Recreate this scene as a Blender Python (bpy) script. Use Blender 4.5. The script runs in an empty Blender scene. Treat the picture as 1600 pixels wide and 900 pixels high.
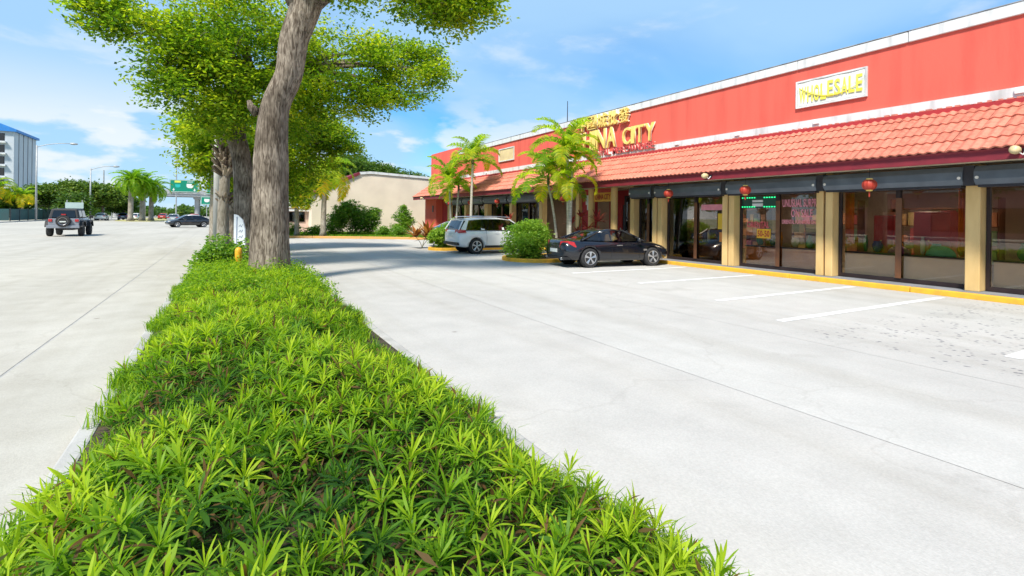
import bpy, bmesh, math, random
import numpy as np
from mathutils import Vector, Matrix, Euler
R = math.radians
random.seed(7)
rng = np.random.default_rng(11)
scene = bpy.context.scene
COL = scene.collection

# ------------------------------------------------------------------ camera
cam_data = bpy.data.cameras.new("camera")
cam_data.sensor_width = 36.0
cam_data.lens = 18.0
cam_data.shift_y = -(450 - 338.5) / 1600
cam_data.clip_start = 0.05
cam_data.clip_end = 6000
cam = bpy.data.objects.new("camera", cam_data)
COL.objects.link(cam)
cam.matrix_world = (Matrix.Translation((0, 0, 1.7)) @ Matrix.Rotation(R(-29.36), 4, 'Z')
                    @ Matrix.Rotation(R(90), 4, 'X') @ Matrix.Rotation(R(0.7), 4, 'Z'))
scene.camera = cam

# ------------------------------------------------------------------ sky, sun, exposure
SUN_DIR = Vector((-0.78, -0.62, 0)).normalized()
SUN_EL = R(52)
world = bpy.data.worlds.new("World")
scene.world = world
world.use_nodes = True
wt = world.node_tree
wt.nodes.clear()
w_out = wt.nodes.new('ShaderNodeOutputWorld')
w_bg = wt.nodes.new('ShaderNodeBackground')
w_bg.inputs['Strength'].default_value = 0.14
sky = wt.nodes.new('ShaderNodeTexSky')
sky.sky_type = 'NISHITA'
sky.sun_disc = False
sky.sun_elevation = SUN_EL
sky.sun_rotation = math.atan2(SUN_DIR.x, SUN_DIR.y)
sky.air_density = 1.0
sky.dust_density = 0.15
sky.ozone_density = 4.5
def wn(t, **k):
    n = wt.nodes.new(t)
    for a, b in k.items(): setattr(n, a, b)
    return n
def wmath(op, a, b=None, c=None):
    n = wn('ShaderNodeMath', operation=op)
    for i, v in enumerate((a, b, c)):
        if v is None: continue
        if isinstance(v, (int, float)): n.inputs[i].default_value = v
        else: wt.links.new(v, n.inputs[i])
    return n.outputs[0]
w_tc = wn('ShaderNodeTexCoord')
w_sep = wn('ShaderNodeSeparateXYZ')
wt.links.new(w_tc.outputs['Generated'], w_sep.inputs[0])
zz = wmath('ADD', wmath('MAXIMUM', w_sep.outputs[2], 0.0), 0.16)
w_cmb = wn('ShaderNodeCombineXYZ')
wt.links.new(wmath('DIVIDE', w_sep.outputs[0], zz), w_cmb.inputs[0])
wt.links.new(wmath('DIVIDE', w_sep.outputs[1], zz), w_cmb.inputs[1])
def wnoise(scale, detail, rough, dist, off):
    mp = wn('ShaderNodeMapping')
    mp.inputs['Location'].default_value = off
    wt.links.new(w_cmb.outputs[0], mp.inputs['Vector'])
    n = wn('ShaderNodeTexNoise')
    n.inputs['Scale'].default_value = scale
    n.inputs['Detail'].default_value = detail
    n.inputs['Roughness'].default_value = rough
    n.inputs['Distortion'].default_value = dist
    wt.links.new(mp.outputs[0], n.inputs['Vector'])
    return n.outputs['Fac']
def wramp(fac, a, b):
    n = wn('ShaderNodeMapRange', interpolation_type='SMOOTHSTEP')
    n.inputs['From Min'].default_value = a
    n.inputs['From Max'].default_value = b
    wt.links.new(fac, n.inputs['Value'])
    return n.outputs[0]
veil = wramp(wnoise(0.55, 5, 0.5, 0.6, (3.1, 1.7, 0)), 0.20, 0.58)
puff = wramp(wnoise(1.25, 8, 0.56, 0.25, (0.4, 5.2, 0)), 0.55, 0.66)
# heaped clouds low round the horizon
w_m3 = wn('ShaderNodeMapping'); w_m3.inputs['Scale'].default_value = (1, 1, 2.6); w_m3.inputs['Location'].default_value = (0.35, 0.1, 0)
wt.links.new(w_tc.outputs['Generated'], w_m3.inputs['Vector'])
w_n3 = wn('ShaderNodeTexNoise'); w_n3.inputs['Scale'].default_value = 4.2; w_n3.inputs['Detail'].default_value = 9; w_n3.inputs['Roughness'].default_value = 0.52
wt.links.new(w_m3.outputs[0], w_n3.inputs['Vector'])
heap = wmath('MULTIPLY', wramp(w_n3.outputs['Fac'], 0.48, 0.55), wramp(w_sep.outputs[2], 0.26, 0.10))
w_sat = wn('ShaderNodeHueSaturation')
w_sat.inputs['Saturation'].default_value = 1.55
w_sat.inputs['Value'].default_value = 0.82
wt.links.new(sky.outputs[0], w_sat.inputs['Color'])
w_veil = wn('ShaderNodeMixRGB', blend_type='MIX')          # thin blue-grey veil
wt.links.new(wmath('MULTIPLY', veil, 0.88), w_veil.inputs[0])
wt.links.new(w_sat.outputs[0], w_veil.inputs[1])
w_veil.inputs[2].default_value = (1.95, 3.1, 4.35, 1)
w_mix = wn('ShaderNodeMixRGB', blend_type='MIX')           # white heaps
wt.links.new(wmath('MINIMUM', wmath('ADD', wmath('MULTIPLY', puff, 0.38), wmath('MULTIPLY', heap, 0.85)), 0.9), w_mix.inputs[0])
wt.links.new(w_veil.outputs[0], w_mix.inputs[1])
w_mix.inputs[2].default_value = (3.9, 4.15, 4.3, 1)
wt.links.new(w_mix.outputs[0], w_bg.inputs['Color'])
wt.links.new(w_bg.outputs[0], w_out.inputs['Surface'])

sun_data = bpy.data.lights.new("sun", 'SUN')
sun_data.energy = 4.0
sun_data.angle = R(9.0)
sun_data.color = (1.0, 0.94, 0.83)
sun = bpy.data.objects.new("sun", sun_data)
COL.objects.link(sun)
sd = Vector((SUN_DIR.x * math.cos(SUN_EL), SUN_DIR.y * math.cos(SUN_EL), math.sin(SUN_EL)))
sun.rotation_euler = sd.to_track_quat('Z', 'Y').to_euler()
sun.location = sd * 60

scene.view_settings.view_transform = 'Standard'
scene.view_settings.look = 'None'
scene.view_settings.gamma = 1.0
scene.view_settings.exposure = 0.76
scene.view_settings.use_curve_mapping = False
scene.render.engine = 'CYCLES'
scene.cycles.max_bounces = 8
scene.cycles.transparent_max_bounces = 16
scene.cycles.use_denoising = True

# ------------------------------------------------------------------ materials
MATS = {}
def pmat(name, c1, c2=None, scale=3.0, rough=0.8, bump=0.0, bscale=30.0, metal=0.0, spec=0.4,
         stretch=(1, 1, 1), lo=0.35, hi=0.65, coat=0.0, detail=6):
    """Principled material whose colour wanders between c1 and c2, with fine relief."""
    if name in MATS: return MATS[name]
    m = bpy.data.materials.new(name); MATS[name] = m
    m.use_nodes = True
    nt = m.node_tree; b = nt.nodes['Principled BSDF']
    b.inputs['Roughness'].default_value = rough
    b.inputs['Metallic'].default_value = metal
    b.inputs['Specular IOR Level'].default_value = spec
    b.inputs['Coat Weight'].default_value = coat
    tc = nt.nodes.new('ShaderNodeTexCoord')
    mp = nt.nodes.new('ShaderNodeMapping'); mp.inputs['Scale'].default_value = stretch
    nt.links.new(tc.outputs['Object'], mp.inputs[0])
    if c2 is None: c2 = tuple(x * 0.88 for x in c1)
    n = nt.nodes.new('ShaderNodeTexNoise'); n.inputs['Scale'].default_value = scale
    n.inputs['Detail'].default_value = detail
    nt.links.new(mp.outputs[0], n.inputs['Vector'])
    r = nt.nodes.new('ShaderNodeValToRGB')
    r.color_ramp.elements[0].position = lo; r.color_ramp.elements[0].color = (*c1, 1)
    r.color_ramp.elements[1].position = hi; r.color_ramp.elements[1].color = (*c2, 1)
    nt.links.new(n.outputs['Fac'], r.inputs[0])
    nt.links.new(r.outputs[0], b.inputs['Base Color'])
    if bump:
        n2 = nt.nodes.new('ShaderNodeTexNoise'); n2.inputs['Scale'].default_value = bscale
        n2.inputs['Detail'].default_value = 5
        nt.links.new(mp.outputs[0], n2.inputs['Vector'])
        bp = nt.nodes.new('ShaderNodeBump'); bp.inputs['Strength'].default_value = bump
        bp.inputs['Distance'].default_value = 0.02
        nt.links.new(n2.outputs['Fac'], bp.inputs['Height'])
        nt.links.new(bp.outputs[0], b.inputs['Normal'])
    return m

def leaf_mat(name, stops, trans=0.45, rough=0.45, spec=0.35, tcol=1.6):
    """Two-sided leaf: colour from the per-leaf 'tint' attribute, part diffuse, part translucent."""
    if name in MATS: return MATS[name]
    m = bpy.data.materials.new(name); MATS[name] = m
    m.use_nodes = True
    nt = m.node_tree; b = nt.nodes['Principled BSDF']; out = nt.nodes['Material Output']
    b.inputs['Roughness'].default_value = rough
    b.inputs['Specular IOR Level'].default_value = spec
    at = nt.nodes.new('ShaderNodeAttribute'); at.attribute_name = 'tint'
    r = nt.nodes.new('ShaderNodeValToRGB')
    els = r.color_ramp.elements
    while len(els) < len(stops): els.new(0.5)
    for e, (p, c) in zip(els, stops): e.position = p; e.color = (*c, 1)
    nt.links.new(at.outputs['Fac'], r.inputs[0])
    nt.links.new(r.outputs[0], b.inputs['Base Color'])
    t = nt.nodes.new('ShaderNodeBsdfTranslucent')
    g = nt.nodes.new('ShaderNodeMixRGB'); g.blend_type = 'MULTIPLY'; g.inputs[0].default_value = 1
    g.inputs[2].default_value = (tcol, tcol, tcol * 0.45, 1)
    nt.links.new(r.outputs[0], g.inputs[1]); nt.links.new(g.outputs[0], t.inputs['Color'])
    mx = nt.nodes.new('ShaderNodeMixShader'); mx.inputs[0].default_value = trans
    nt.links.new(b.outputs[0], mx.inputs[1]); nt.links.new(t.outputs[0], mx.inputs[2])
    nt.links.new(mx.outputs[0], out.inputs['Surface'])
    return m

def glass_mat(name, tint, ior=1.5, rough=0.0, clear=1.0):
    """Thin pane: fresnel reflection over a tinted see-through."""
    if name in MATS: return MATS[name]
    m = bpy.data.materials.new(name); MATS[name] = m
    m.use_nodes = True
    nt = m.node_tree; nt.nodes.remove(nt.nodes['Principled BSDF']); out = nt.nodes['Material Output']
    tr = nt.nodes.new('ShaderNodeBsdfTransparent'); tr.inputs[0].default_value = (*tint, 1)
    gl = nt.nodes.new('ShaderNodeBsdfGlossy'); gl.inputs['Roughness'].default_value = rough
    gl.inputs['Color'].default_value = (0.9, 0.92, 0.95, 1)
    fr = nt.nodes.new('ShaderNodeFresnel'); fr.inputs[0].default_value = ior
    mr = nt.nodes.new('ShaderNodeMath'); mr.operation = 'MULTIPLY_ADD'; mr.use_clamp = True
    mr.inputs[1].default_value = 1.15; mr.inputs[2].default_value = 0.03
    nt.links.new(fr.outputs[0], mr.inputs[0])
    mx = nt.nodes.new('ShaderNodeMixShader')
    nt.links.new(mr.outputs[0], mx.inputs[0]); nt.links.new(tr.outputs[0], mx.inputs[1]); nt.links.new(gl.outputs[0], mx.inputs[2])
    nt.links.new(mx.outputs[0], out.inputs['Surface'])
    return m

def glow_mat(name, c, s):
    m = bpy.data.materials.new(name); m.use_nodes = True
    b = m.node_tree.nodes['Principled BSDF']
    b.inputs['Base Color'].default_value = (*c, 1)
    b.inputs['Emission Color'].default_value = (*c, 1); b.inputs['Emission Strength'].default_value = s
    return m

# ------------------------------------------------------------------ mesh helpers
class MB:
    def __init__(s): s.v = []; s.f = []
    def add(s, vs, fs):
        o = len(s.v); s.v += [tuple(p) for p in vs]; s.f += [tuple(i + o for i in f) for f in fs]; return s
    def box(s, x0, x1, y0, y1, z0, z1):
        return s.add([(x0,y0,z0),(x1,y0,z0),(x1,y1,z0),(x0,y1,z0),(x0,y0,z1),(x1,y0,z1),(x1,y1,z1),(x0,y1,z1)],
                     [(0,3,2,1),(4,5,6,7),(0,1,5,4),(1,2,6,5),(2,3,7,6),(3,0,4,7)])
    def prism(s, poly, axis, a, b):
        """closed polygon (2-D) swept along an axis from a to b"""
        n = len(poly)
        def mk(p, t):
            return {'x': (t, p[0], p[1]), 'y': (p[0], t, p[1]), 'z': (p[0], p[1], t)}[axis]
        vs = [mk(p, a) for p in poly] + [mk(p, b) for p in poly]
        fs = [tuple(range(n))[::-1], tuple(range(n, 2 * n))] + [(i, (i + 1) % n, n + (i + 1) % n, n + i) for i in range(n)]
        return s.add(vs, fs)
    def tube(s, pts, rad, n=8, caps=True):
        pts = [Vector(p) for p in pts]
        if not hasattr(rad, '__len__'): rad = [rad] * len(pts)
        vs = []; u = None
        for i, p in enumerate(pts):
            d = (pts[min(i + 1, len(pts) - 1)] - pts[max(i - 1, 0)]).normalized()
            if u is None:
                u = d.orthogonal().normalized()
            else:
                u = (u - d * u.dot(d)).normalized()
            w = d.cross(u)
            for k in range(n):
                a = 2 * math.pi * k / n
                vs.append(p + (u * math.cos(a) + w * math.sin(a)) * rad[i])
        fs = []
        for i in range(len(pts) - 1):
            for k in range(n):
                fs.append((i*n+k, i*n+(k+1)%n, (i+1)*n+(k+1)%n, (i+1)*n+k))
        if caps:
            fs.append(tuple(range(n))[::-1]); fs.append(tuple(range((len(pts)-1)*n, len(pts)*n)))
        return s.add(vs, fs)
    def lathe(s, prof, n=16, axis='z', c=(0, 0, 0)):
        vs = []; m = len(prof)
        for r, t in prof:
            for k in range(n):
                a = 2 * math.pi * k / n; p, q = r * math.cos(a), r * math.sin(a)
                vs.append({'z': (c[0]+p, c[1]+q, c[2]+t), 'y': (c[0]+p, c[1]+t, c[2]+q), 'x': (c[0]+t, c[1]+p, c[2]+q)}[axis])
        fs = [(i*n+k, i*n+(k+1)%n, (i+1)*n+(k+1)%n, (i+1)*n+k) for i in range(m-1) for k in range(n)]
        fs.append(tuple(range(n))[::-1]); fs.append(tuple(range((m-1)*n, m*n)))
        return s.add(vs, fs)
    def mesh(s, name, mat=None, smooth=False):
        me = bpy.data.meshes.new(name); me.from_pydata(s.v, [], s.f)
        bm = bmesh.new(); bm.from_mesh(me); bmesh.ops.recalc_face_normals(bm, faces=bm.faces); bm.to_mesh(me); bm.free()
        if mat: me.materials.append(mat)
        if smooth: me.polygons.foreach_set('use_smooth', [True] * len(me.polygons))
        me.update(); return me
    def build(s, name, mat=None, parent=None, smooth=False, bevel=0.0, loc=None):
        return link(name, s.mesh(name, mat, smooth), parent, bevel, loc)

def link(name, me, parent=None, bevel=0.0, loc=None, rot=None, sc=None):
    o = bpy.data.objects.new(name, me); COL.objects.link(o)
    if parent: o.parent = parent
    if loc is not None: o.location = loc
    if rot is not None: o.rotation_euler = rot
    if sc is not None: o.scale = sc
    if bevel:
        b = o.modifiers.new('bevel', 'BEVEL'); b.width = bevel; b.segments = 2; b.limit_method = 'ANGLE'
    return o
def empty(name, loc=(0, 0, 0), rz=0.0):
    o = bpy.data.objects.new(name, None); COL.objects.link(o)
    o.location = loc; o.rotation_euler = (0, 0, rz); o.empty_display_size = 0.2; return o
def tag(o, label, cat, group=None):
    o['label'] = label; o['category'] = cat
    if group: o['group'] = group
    return o
def struct(o, label=None):
    o['kind'] = 'structure'
    if label: o['label'] = label
    return o
def arrays_mesh(name, V, Fq, mat, tint=None, smooth=False):
    """fast mesh from numpy arrays: V (n,3), Fq (m,k); tint per face"""
    me = bpy.data.meshes.new(name)
    V = np.asarray(V, dtype=np.float32); Fq = np.asarray(Fq, dtype=np.int32)
    m, k = Fq.shape
    me.vertices.add(len(V)); me.vertices.foreach_set('co', V.ravel())
    me.loops.add(m * k); me.loops.foreach_set('vertex_index', Fq.ravel())
    me.polygons.add(m); me.polygons.foreach_set('loop_start', np.arange(0, m * k, k, dtype=np.int32))
    me.update(calc_edges=True)
    me.materials.append(mat)
    if tint is not None:
        a = me.attributes.new('tint', 'FLOAT', 'FACE'); a.data.foreach_set('value', np.asarray(tint, dtype=np.float32))
    if smooth: me.polygons.foreach_set('use_smooth', np.ones(m, dtype=bool))
    me.update(); return me
def text_mesh(txt, size, extrude, mat, offset=0.0, shear=0.0, bevel=0.0, res=3):
    cu = bpy.data.curves.new('lettering', 'FONT'); cu.body = txt; cu.size = size; cu.extrude = extrude
    cu.offset = offset; cu.shear = shear; cu.bevel_depth = bevel; cu.resolution_u = res
    cu.align_x = 'LEFT'
    ob = bpy.data.objects.new('lettering', cu); COL.objects.link(ob)
    dg = bpy.context.evaluated_depsgraph_get()
    me = bpy.data.meshes.new_from_object(ob.evaluated_get(dg), depsgraph=dg)
    bpy.data.objects.remove(ob); bpy.data.curves.remove(cu)
    me.materials.clear(); me.materials.append(mat)
    return me
ROT_W = Matrix(((0, 0, -1), (-1, 0, 0), (0, 1, 0))).to_euler()   # lettering that faces the street (-X)
ROT_S = Matrix(((1, 0, 0), (0, 0, -1), (0, 1, 0))).to_euler()    # lettering that faces the camera side (-Y)
def fit_text(me, w, h):
    co = np.empty(len(me.vertices) * 3, dtype=np.float32); me.vertices.foreach_get('co', co); co = co.reshape(-1, 3)
    mn, mx = co.min(0), co.max(0); d = np.maximum(mx - mn, 1e-6)
    co[:, 0] = (co[:, 0] - mn[0]) / d[0] * w; co[:, 1] = (co[:, 1] - mn[1]) / d[1] * h
    me.vertices.foreach_set('co', co.ravel()); me.update(); return me
# ================================================================== SETTING
def ground_mat(name, c1, c2, c3, speck=False, rough=0.85, crack=0.0):
    m = bpy.data.materials.new(name); MATS[name] = m; m.use_nodes = True
    nt = m.node_tree; b = nt.nodes['Principled BSDF']; b.inputs['Roughness'].default_value = rough
    b.inputs['Specular IOR Level'].default_value = 0.25
    tc = nt.nodes.new('ShaderNodeTexCoord')
    def noise(sc, st=(1, 1, 1), det=6, dist=0.0):
        mp = nt.nodes.new('ShaderNodeMapping'); mp.inputs['Scale'].default_value = st
        nt.links.new(tc.outputs['Object'], mp.inputs[0])
        n = nt.nodes.new('ShaderNodeTexNoise'); n.inputs['Scale'].default_value = sc; n.inputs['Detail'].default_value = det
        n.inputs['Distortion'].default_value = dist
        nt.links.new(mp.outputs[0], n.inputs['Vector']); return n.outputs['Fac']
    def ramp(f, a, b_, ca, cb):
        r = nt.nodes.new('ShaderNodeValToRGB'); e = r.color_ramp.elements
        e[0].position = a; e[0].color = (*ca, 1); e[1].position = b_; e[1].color = (*cb, 1)
        nt.links.new(f, r.inputs[0]); return r.outputs[0]
    def mix(t, f, a, b_):
        n = nt.nodes.new('ShaderNodeMixRGB'); n.blend_type = t
        for i, v in enumerate((f, a, b_)):
            if isinstance(v, float): n.inputs[i].default_value = v
            else: nt.links.new(v, n.inputs[i])
        return n.outputs[0]
    base = ramp(noise(0.22, (1, 0.35, 1), 5, 0.4), 0.38, 0.66, c1, c2)       # broad traffic bands along the street
    blot = ramp(noise(1.7, (1, 1, 1), 8), 0.35, 0.75, (1, 1, 1), c3)          # stains
    fine = ramp(noise(60, (1, 1, 1), 3), 0.3, 0.72, (1.0, 1.0, 1.0), (0.86, 0.86, 0.86))
    col = mix('MULTIPLY', 1.0, mix('MULTIPLY', 1.0, base, blot), fine)
    # oil drips and gum: small round spots, sparse
    vo = nt.nodes.new('ShaderNodeTexVoronoi'); vo.inputs['Scale'].default_value = 0.9
    nt.links.new(tc.outputs['Object'], vo.inputs['Vector'])
    col = mix('MULTIPLY', 1.0, col, ramp(vo.outputs['Distance'], 0.015, 0.05, (0.62, 0.6, 0.58), (1, 1, 1)))
    vc = nt.nodes.new('ShaderNodeTexVoronoi'); vc.feature = 'DISTANCE_TO_EDGE'; vc.inputs['Scale'].default_value = .16
    nd = nt.nodes.new('ShaderNodeTexNoise'); nd.inputs['Scale'].default_value = 1.3; nd.inputs['Detail'].default_value = 6
    nt.links.new(tc.outputs['Object'], nd.inputs['Vector'])
    va = nt.nodes.new('ShaderNodeMixRGB'); va.blend_type = 'ADD'; va.inputs[0].default_value = .9
    nt.links.new(tc.outputs['Object'], va.inputs[1]); nt.links.new(nd.outputs['Color'], va.inputs[2]); nt.links.new(va.outputs[0], vc.inputs['Vector'])
    col = mix('MULTIPLY', 1.0, col, ramp(vc.outputs['Distance'], 0.0, 0.0018, (0.93, 0.925, 0.92), (1, 1, 1)))
    col = mix('MULTIPLY', 1.0, col, ramp(noise(.75, (1, 1, 1), 7, .5), 0.62, 0.78, (1, 1, 1), (0.80, 0.79, 0.77)))   # oil haze
    col = mix('MULTIPLY', 1.0, col, ramp(noise(1.1, (1.3, .05, 1), 4, .3), 0.50, 0.72, (1, 1, 1), (0.90, 0.89, 0.87)))  # wheel tracks
    if speck:   # worn patch of pitted paving near the far right bays
        sp = nt.nodes.new('ShaderNodeSeparateXYZ'); nt.links.new(tc.outputs['Object'], sp.inputs[0])
        def mrange(v, a, b_):
            n = nt.nodes.new('ShaderNodeMapRange'); n.interpolation_type = 'SMOOTHSTEP'
            n.inputs['From Min'].default_value = a; n.inputs['From Max'].default_value = b_
            nt.links.new(v, n.inputs['Value']); return n.outputs[0]
        def mul(a, b_):
            n = nt.nodes.new('ShaderNodeMath'); n.operation = 'MULTIPLY'
            nt.links.new(a, n.inputs[0]); nt.links.new(b_, n.inputs[1]); return n.outputs[0]
        area = mul(mrange(sp.outputs[1], 4.9, 4.2), mrange(sp.outputs[0], 7.3, 7.7))
        v2 = nt.nodes.new('ShaderNodeTexVoronoi'); v2.inputs['Scale'].default_value = 10
        nt.links.new(tc.outputs['Object'], v2.inputs['Vector'])
        pits = mul(area, mul(mrange(v2.outputs['Distance'], 0.34, 0.16), mrange(noise(3.0), 0.42, 0.55)))
        n = nt.nodes.new('ShaderNodeMixRGB'); nt.links.new(pits, n.inputs[0]); nt.links.new(col, n.inputs[1])
        n.inputs[2].default_value = (0.16, 0.16, 0.17, 1); col = n.outputs[0]
    nt.links.new(col, b.inputs['Base Color'])
    bp = nt.nodes.new('ShaderNodeBump'); bp.inputs['Strength'].default_value = 0.25; bp.inputs['Distance'].default_value = 0.01
    nt.links.new(noise(90, (1, 1, 1), 3), bp.inputs['Height']); nt.links.new(bp.outputs[0], b.inputs['Normal'])
    return m

M_road = ground_mat('road_concrete', (0.50, 0.475, 0.42), (0.42, 0.40, 0.355), (0.86, 0.85, 0.83))
M_lot1 = ground_mat('lot_concrete', (0.495, 0.475, 0.445), (0.43, 0.415, 0.39), (0.88, 0.88, 0.88))
M_lot2 = ground_mat('lot_concrete_pale', (0.515, 0.50, 0.47), (0.445, 0.43, 0.405), (0.90, 0.90, 0.90), speck=True)
M_joint = pmat('joint_grey', (0.32, 0.31, 0.29), (0.40, 0.39, 0.37), 4)
M_soil = pmat('soil', (0.07, 0.05, 0.03), (0.03, 0.022, 0.014), 6, 0.95, 0.6, 25)
M_earth = pmat('dry_ground', (0.34, 0.32, 0.25), (0.18, 0.22, 0.08), 0.08, 0.95)
M_kerbgrey = pmat('kerb_concrete', (0.42, 0.41, 0.39), (0.32, 0.31, 0.29), 3, 0.9, 0.2, 40)
M_kerbyel = pmat('kerb_yellow_paint', (0.75, 0.42, 0.03), (0.62, 0.34, 0.04), 5, 0.7, 0.15, 40)
M_kerborg = pmat('kerb_orange_paint', (0.66, 0.33, 0.08), (0.55, 0.30, 0.12), 5, 0.7, 0.15, 40)
M_paint = pmat('white_line_paint', (0.80, 0.80, 0.79), (0.62, 0.62, 0.61), 7, 0.7)
M_lawn = pmat('lawn', (0.07, 0.15, 0.02), (0.12, 0.17, 0.03), 2.5, 0.95, 0.5, 60)

g = MB().add([(-2500, -800, 0), (2500, -800, 0), (2500, 3500, 0), (-2500, 3500, 0)], [(0, 1, 2, 3)]).build('ground', M_earth); struct(g)
r = MB().add([(-26.6, -60, .006), (-1.98, -60, .006), (-1.98, 420, .006), (-26.6, 420, .006)], [(0, 1, 2, 3)]).build('road', M_road); struct(r)
jb = MB().add([(-2.2, -60, .002), (2.3, -60, .002), (2.3, 300, .002), (-2.2, 300, .002)], [(0, 1, 2, 3)]).build('road_joint', M_joint); struct(jb)
sw = MB().add([(-1.95, -60, .007), (1.25, -60, .007), (1.25, 300, .007), (-1.95, 300, .007)], [(0, 1, 2, 3)]).build('gutter_strip', M_road); struct(sw)
lane_root = struct(MB().add([(-26.0, -60, .0075), (-25.88, -60, .0075), (-25.88, 300, .0075), (-26.0, 300, .0075)], [(0, 1, 2, 3)]).build('road_edge_line', M_paint))
lot = struct(MB().add([(1.2, -40, .003), (15.6, -40, .003), (15.6, 60, .003), (1.2, 60, .003)], [(0, 1, 2, 3)]).build('parking_lot', M_joint))
for x0, x1, m in ((1.3, 4.447, M_lot1), (4.454, 7.147, M_lot2), (7.154, 14.35, M_lot2)):
    MB().add([(x0, -40, .010), (x1, -40, .010), (x1, 60, .010), (x0, 60, .010)], [(0, 1, 2, 3)]).build('concrete_slab', m, lot)
for y, x0, x1 in ((2.5, 8.6, 14.0), (5.25, 8.1, 14.0), (7.15, 8.9, 14.1), (9.95, 9.4, 14.1), (12.6, 9.2, 14.1), (19.3, 9.2, 14.0), (26.4, 9.3, 14.0)):
    struct(MB().add([(x0, y - .08, .0145), (x1, y - .08, .0145), (x1, y + .08, .0145), (x0, y + .08, .0145)], [(0, 1, 2, 3)]).build('parking_stripe', M_paint))

# shop pavement and its yellow kerb, laid in lengths
struct(MB().box(14.46, 15.7, -30, 41.2, 0, .13).build('sidewalk', pmat('shop_pavement', (0.24, 0.25, 0.27), (0.17, 0.18, 0.2), 2, 0.8, .15, 40)))
kb = empty('kerb'); struct(kb)
for j in range(24):
    y0 = -30 + j * 3.0
    MB().box(14.30, 14.455, y0 + .006, y0 + 2.994, 0, .135).build('kerb_stone', M_kerbyel, kb, bevel=.02)

# central planting strip: soil mound in a low kerb
def mound(x, y):
    t = max(0.0, min(1.0, (x + .82) / .5)) * max(0.0, min(1.0, (1.86 - x) / .5))
    return .05 + .13 * (t * t * (3 - 2 * t)) + .03 * math.sin(x * 3.1 + y * 1.3) * t
nx, ny = 16, 70
vs = []; fs = []
for j in range(ny + 1):
    y = -6 + j * (15.2 + 6) / ny
    for i in range(nx + 1):
        x = -.82 + 2.68 * i / nx; vs.append((x, y, mound(x, y)))
for j in range(ny):
    for i in range(nx):
        a = j * (nx + 1) + i; fs.append((a, a + 1, a + nx + 2, a + nx + 1))
bed = MB().add(vs, fs).build('planting_bed', M_soil, smooth=True); struct(bed)
bed2 = MB().box(-.72, 1.25, 15.2, 46, 0, .09).build('planting_strip', M_soil); struct(bed2)
for (x0, x1, y0, y1) in ((-.95, -.825, -6, 15.3), (1.865, 1.99, -6, 15.3), (-.82, 1.86, 15.2, 15.32)):
    struct(MB().box(x0, x1, y0, y1, 0, .05).build('bed_kerb', M_kerbgrey, bevel=.02))
for (x0, x1, y0, y1) in ((-.84, -.725, 15.33, 46), (1.255, 1.37, 15.33, 46)):
    struct(MB().box(x0, x1, y0, y1, 0, .05).build('bed_kerb', M_kerbgrey, bevel=.02))

# far end of the lot: orange kerb curving round a lawn
pl = [(1.4, 40.4), (3.0, 39.6), (5.5, 38.35), (8.5, 36.8), (11.2, 35.2), (12.3, 34.2), (12.9, 32.9), (14.3, 32.6)]
struct(MB().prism(pl + [(14.3, 46.6), (1.4, 46.6)], 'z', .0, .10).build('lawn', M_lawn))
ok = empty('lawn_kerb'); struct(ok)
for (a, b) in zip(pl[:-1], pl[1:]):
    a = Vector((*a, 0)); b = Vector((*b, 0)); d = (b - a).normalized(); n = Vector((d.y, -d.x, 0)) * .16
    p = [a + d * .005, b - d * .005, b - d * .005 + n, a + d * .005 + n]
    MB().prism([(q.x, q.y) for q in p], 'z', 0, .17).build('kerb_stone', M_kerborg, ok, bevel=.02)

# two planted islands between the parking bays
def island(x0, x1, y0, y1):
    r_ = (y1 - y0) / 2; cy = (y0 + y1) / 2
    def ring(inset):
        q = [(x1, y0 + inset), (x0 + r_, y0 + inset)]
        q = [(x1, y1 - inset)] + [(x0 + r_ + (r_ - inset) * math.cos(R(90 + 15 * k)), cy + (r_ - inset) * math.sin(R(90 + 15 * k))) for k in range(13)] + [(x1, y0 + inset)]
        return q
    o, i = ring(0), ring(.15)
    root = MB().prism(i, 'z', 0, .10).build('planted_island', M_soil); struct(root)
    for k in range(len(o) - 1):
        MB().prism([o[k], o[k + 1], i[k + 1], i[k]], 'z', 0, .15).build('kerb_stone', M_kerbyel, root, bevel=.015)
island(9.35, 14.28, 15.75, 18.35)
island(8.75, 14.28, 23.0, 24.6)

# left side of the street
struct(MB().box(-34, -26.75, -60, 300, 0, .13).build('far_sidewalk', pmat('far_walk', (0.5, 0.47, 0.4), (0.4, 0.38, 0.32), 1)))
struct(MB().box(-26.74, -26.6, -60, 300, 0, .15).build('far_kerb', M_kerbgrey))
def verge(pts): return struct(MB().prism(pts, 'z', 0, .12).build('road_median', pmat('dry_verge', (0.42, 0.36, 0.16), (0.3, 0.3, 0.1), .5)))
verge([(-17.5, 118), (-14.5, 112), (-11.5, 112), (-9, 120), (-8, 175), (-18.5, 175)])

# ================================================================== SHOP BUILDING
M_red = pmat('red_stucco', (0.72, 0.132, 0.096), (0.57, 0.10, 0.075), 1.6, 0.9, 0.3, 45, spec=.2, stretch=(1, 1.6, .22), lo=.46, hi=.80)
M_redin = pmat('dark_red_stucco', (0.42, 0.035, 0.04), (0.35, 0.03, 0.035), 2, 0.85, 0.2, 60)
M_panelwhite = pmat('panel_white', (0.72, 0.73, 0.72), (0.6, 0.6, 0.58), 2, .8)
M_white = pmat('white_stucco', (0.66, 0.67, 0.67), (0.38, 0.38, 0.37), 2.2, 0.85, 0.2, 60, stretch=(1, 1.6, .35), lo=.5, hi=.8)
M_fascia = pmat('fascia_maroon', (0.21, 0.018, 0.03), (0.17, 0.015, 0.026), 3, 0.6)
M_soffit = pmat('soffit_cream', (0.62, 0.55, 0.40), (0.48, 0.42, 0.30), 1.4, 0.85)
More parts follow.
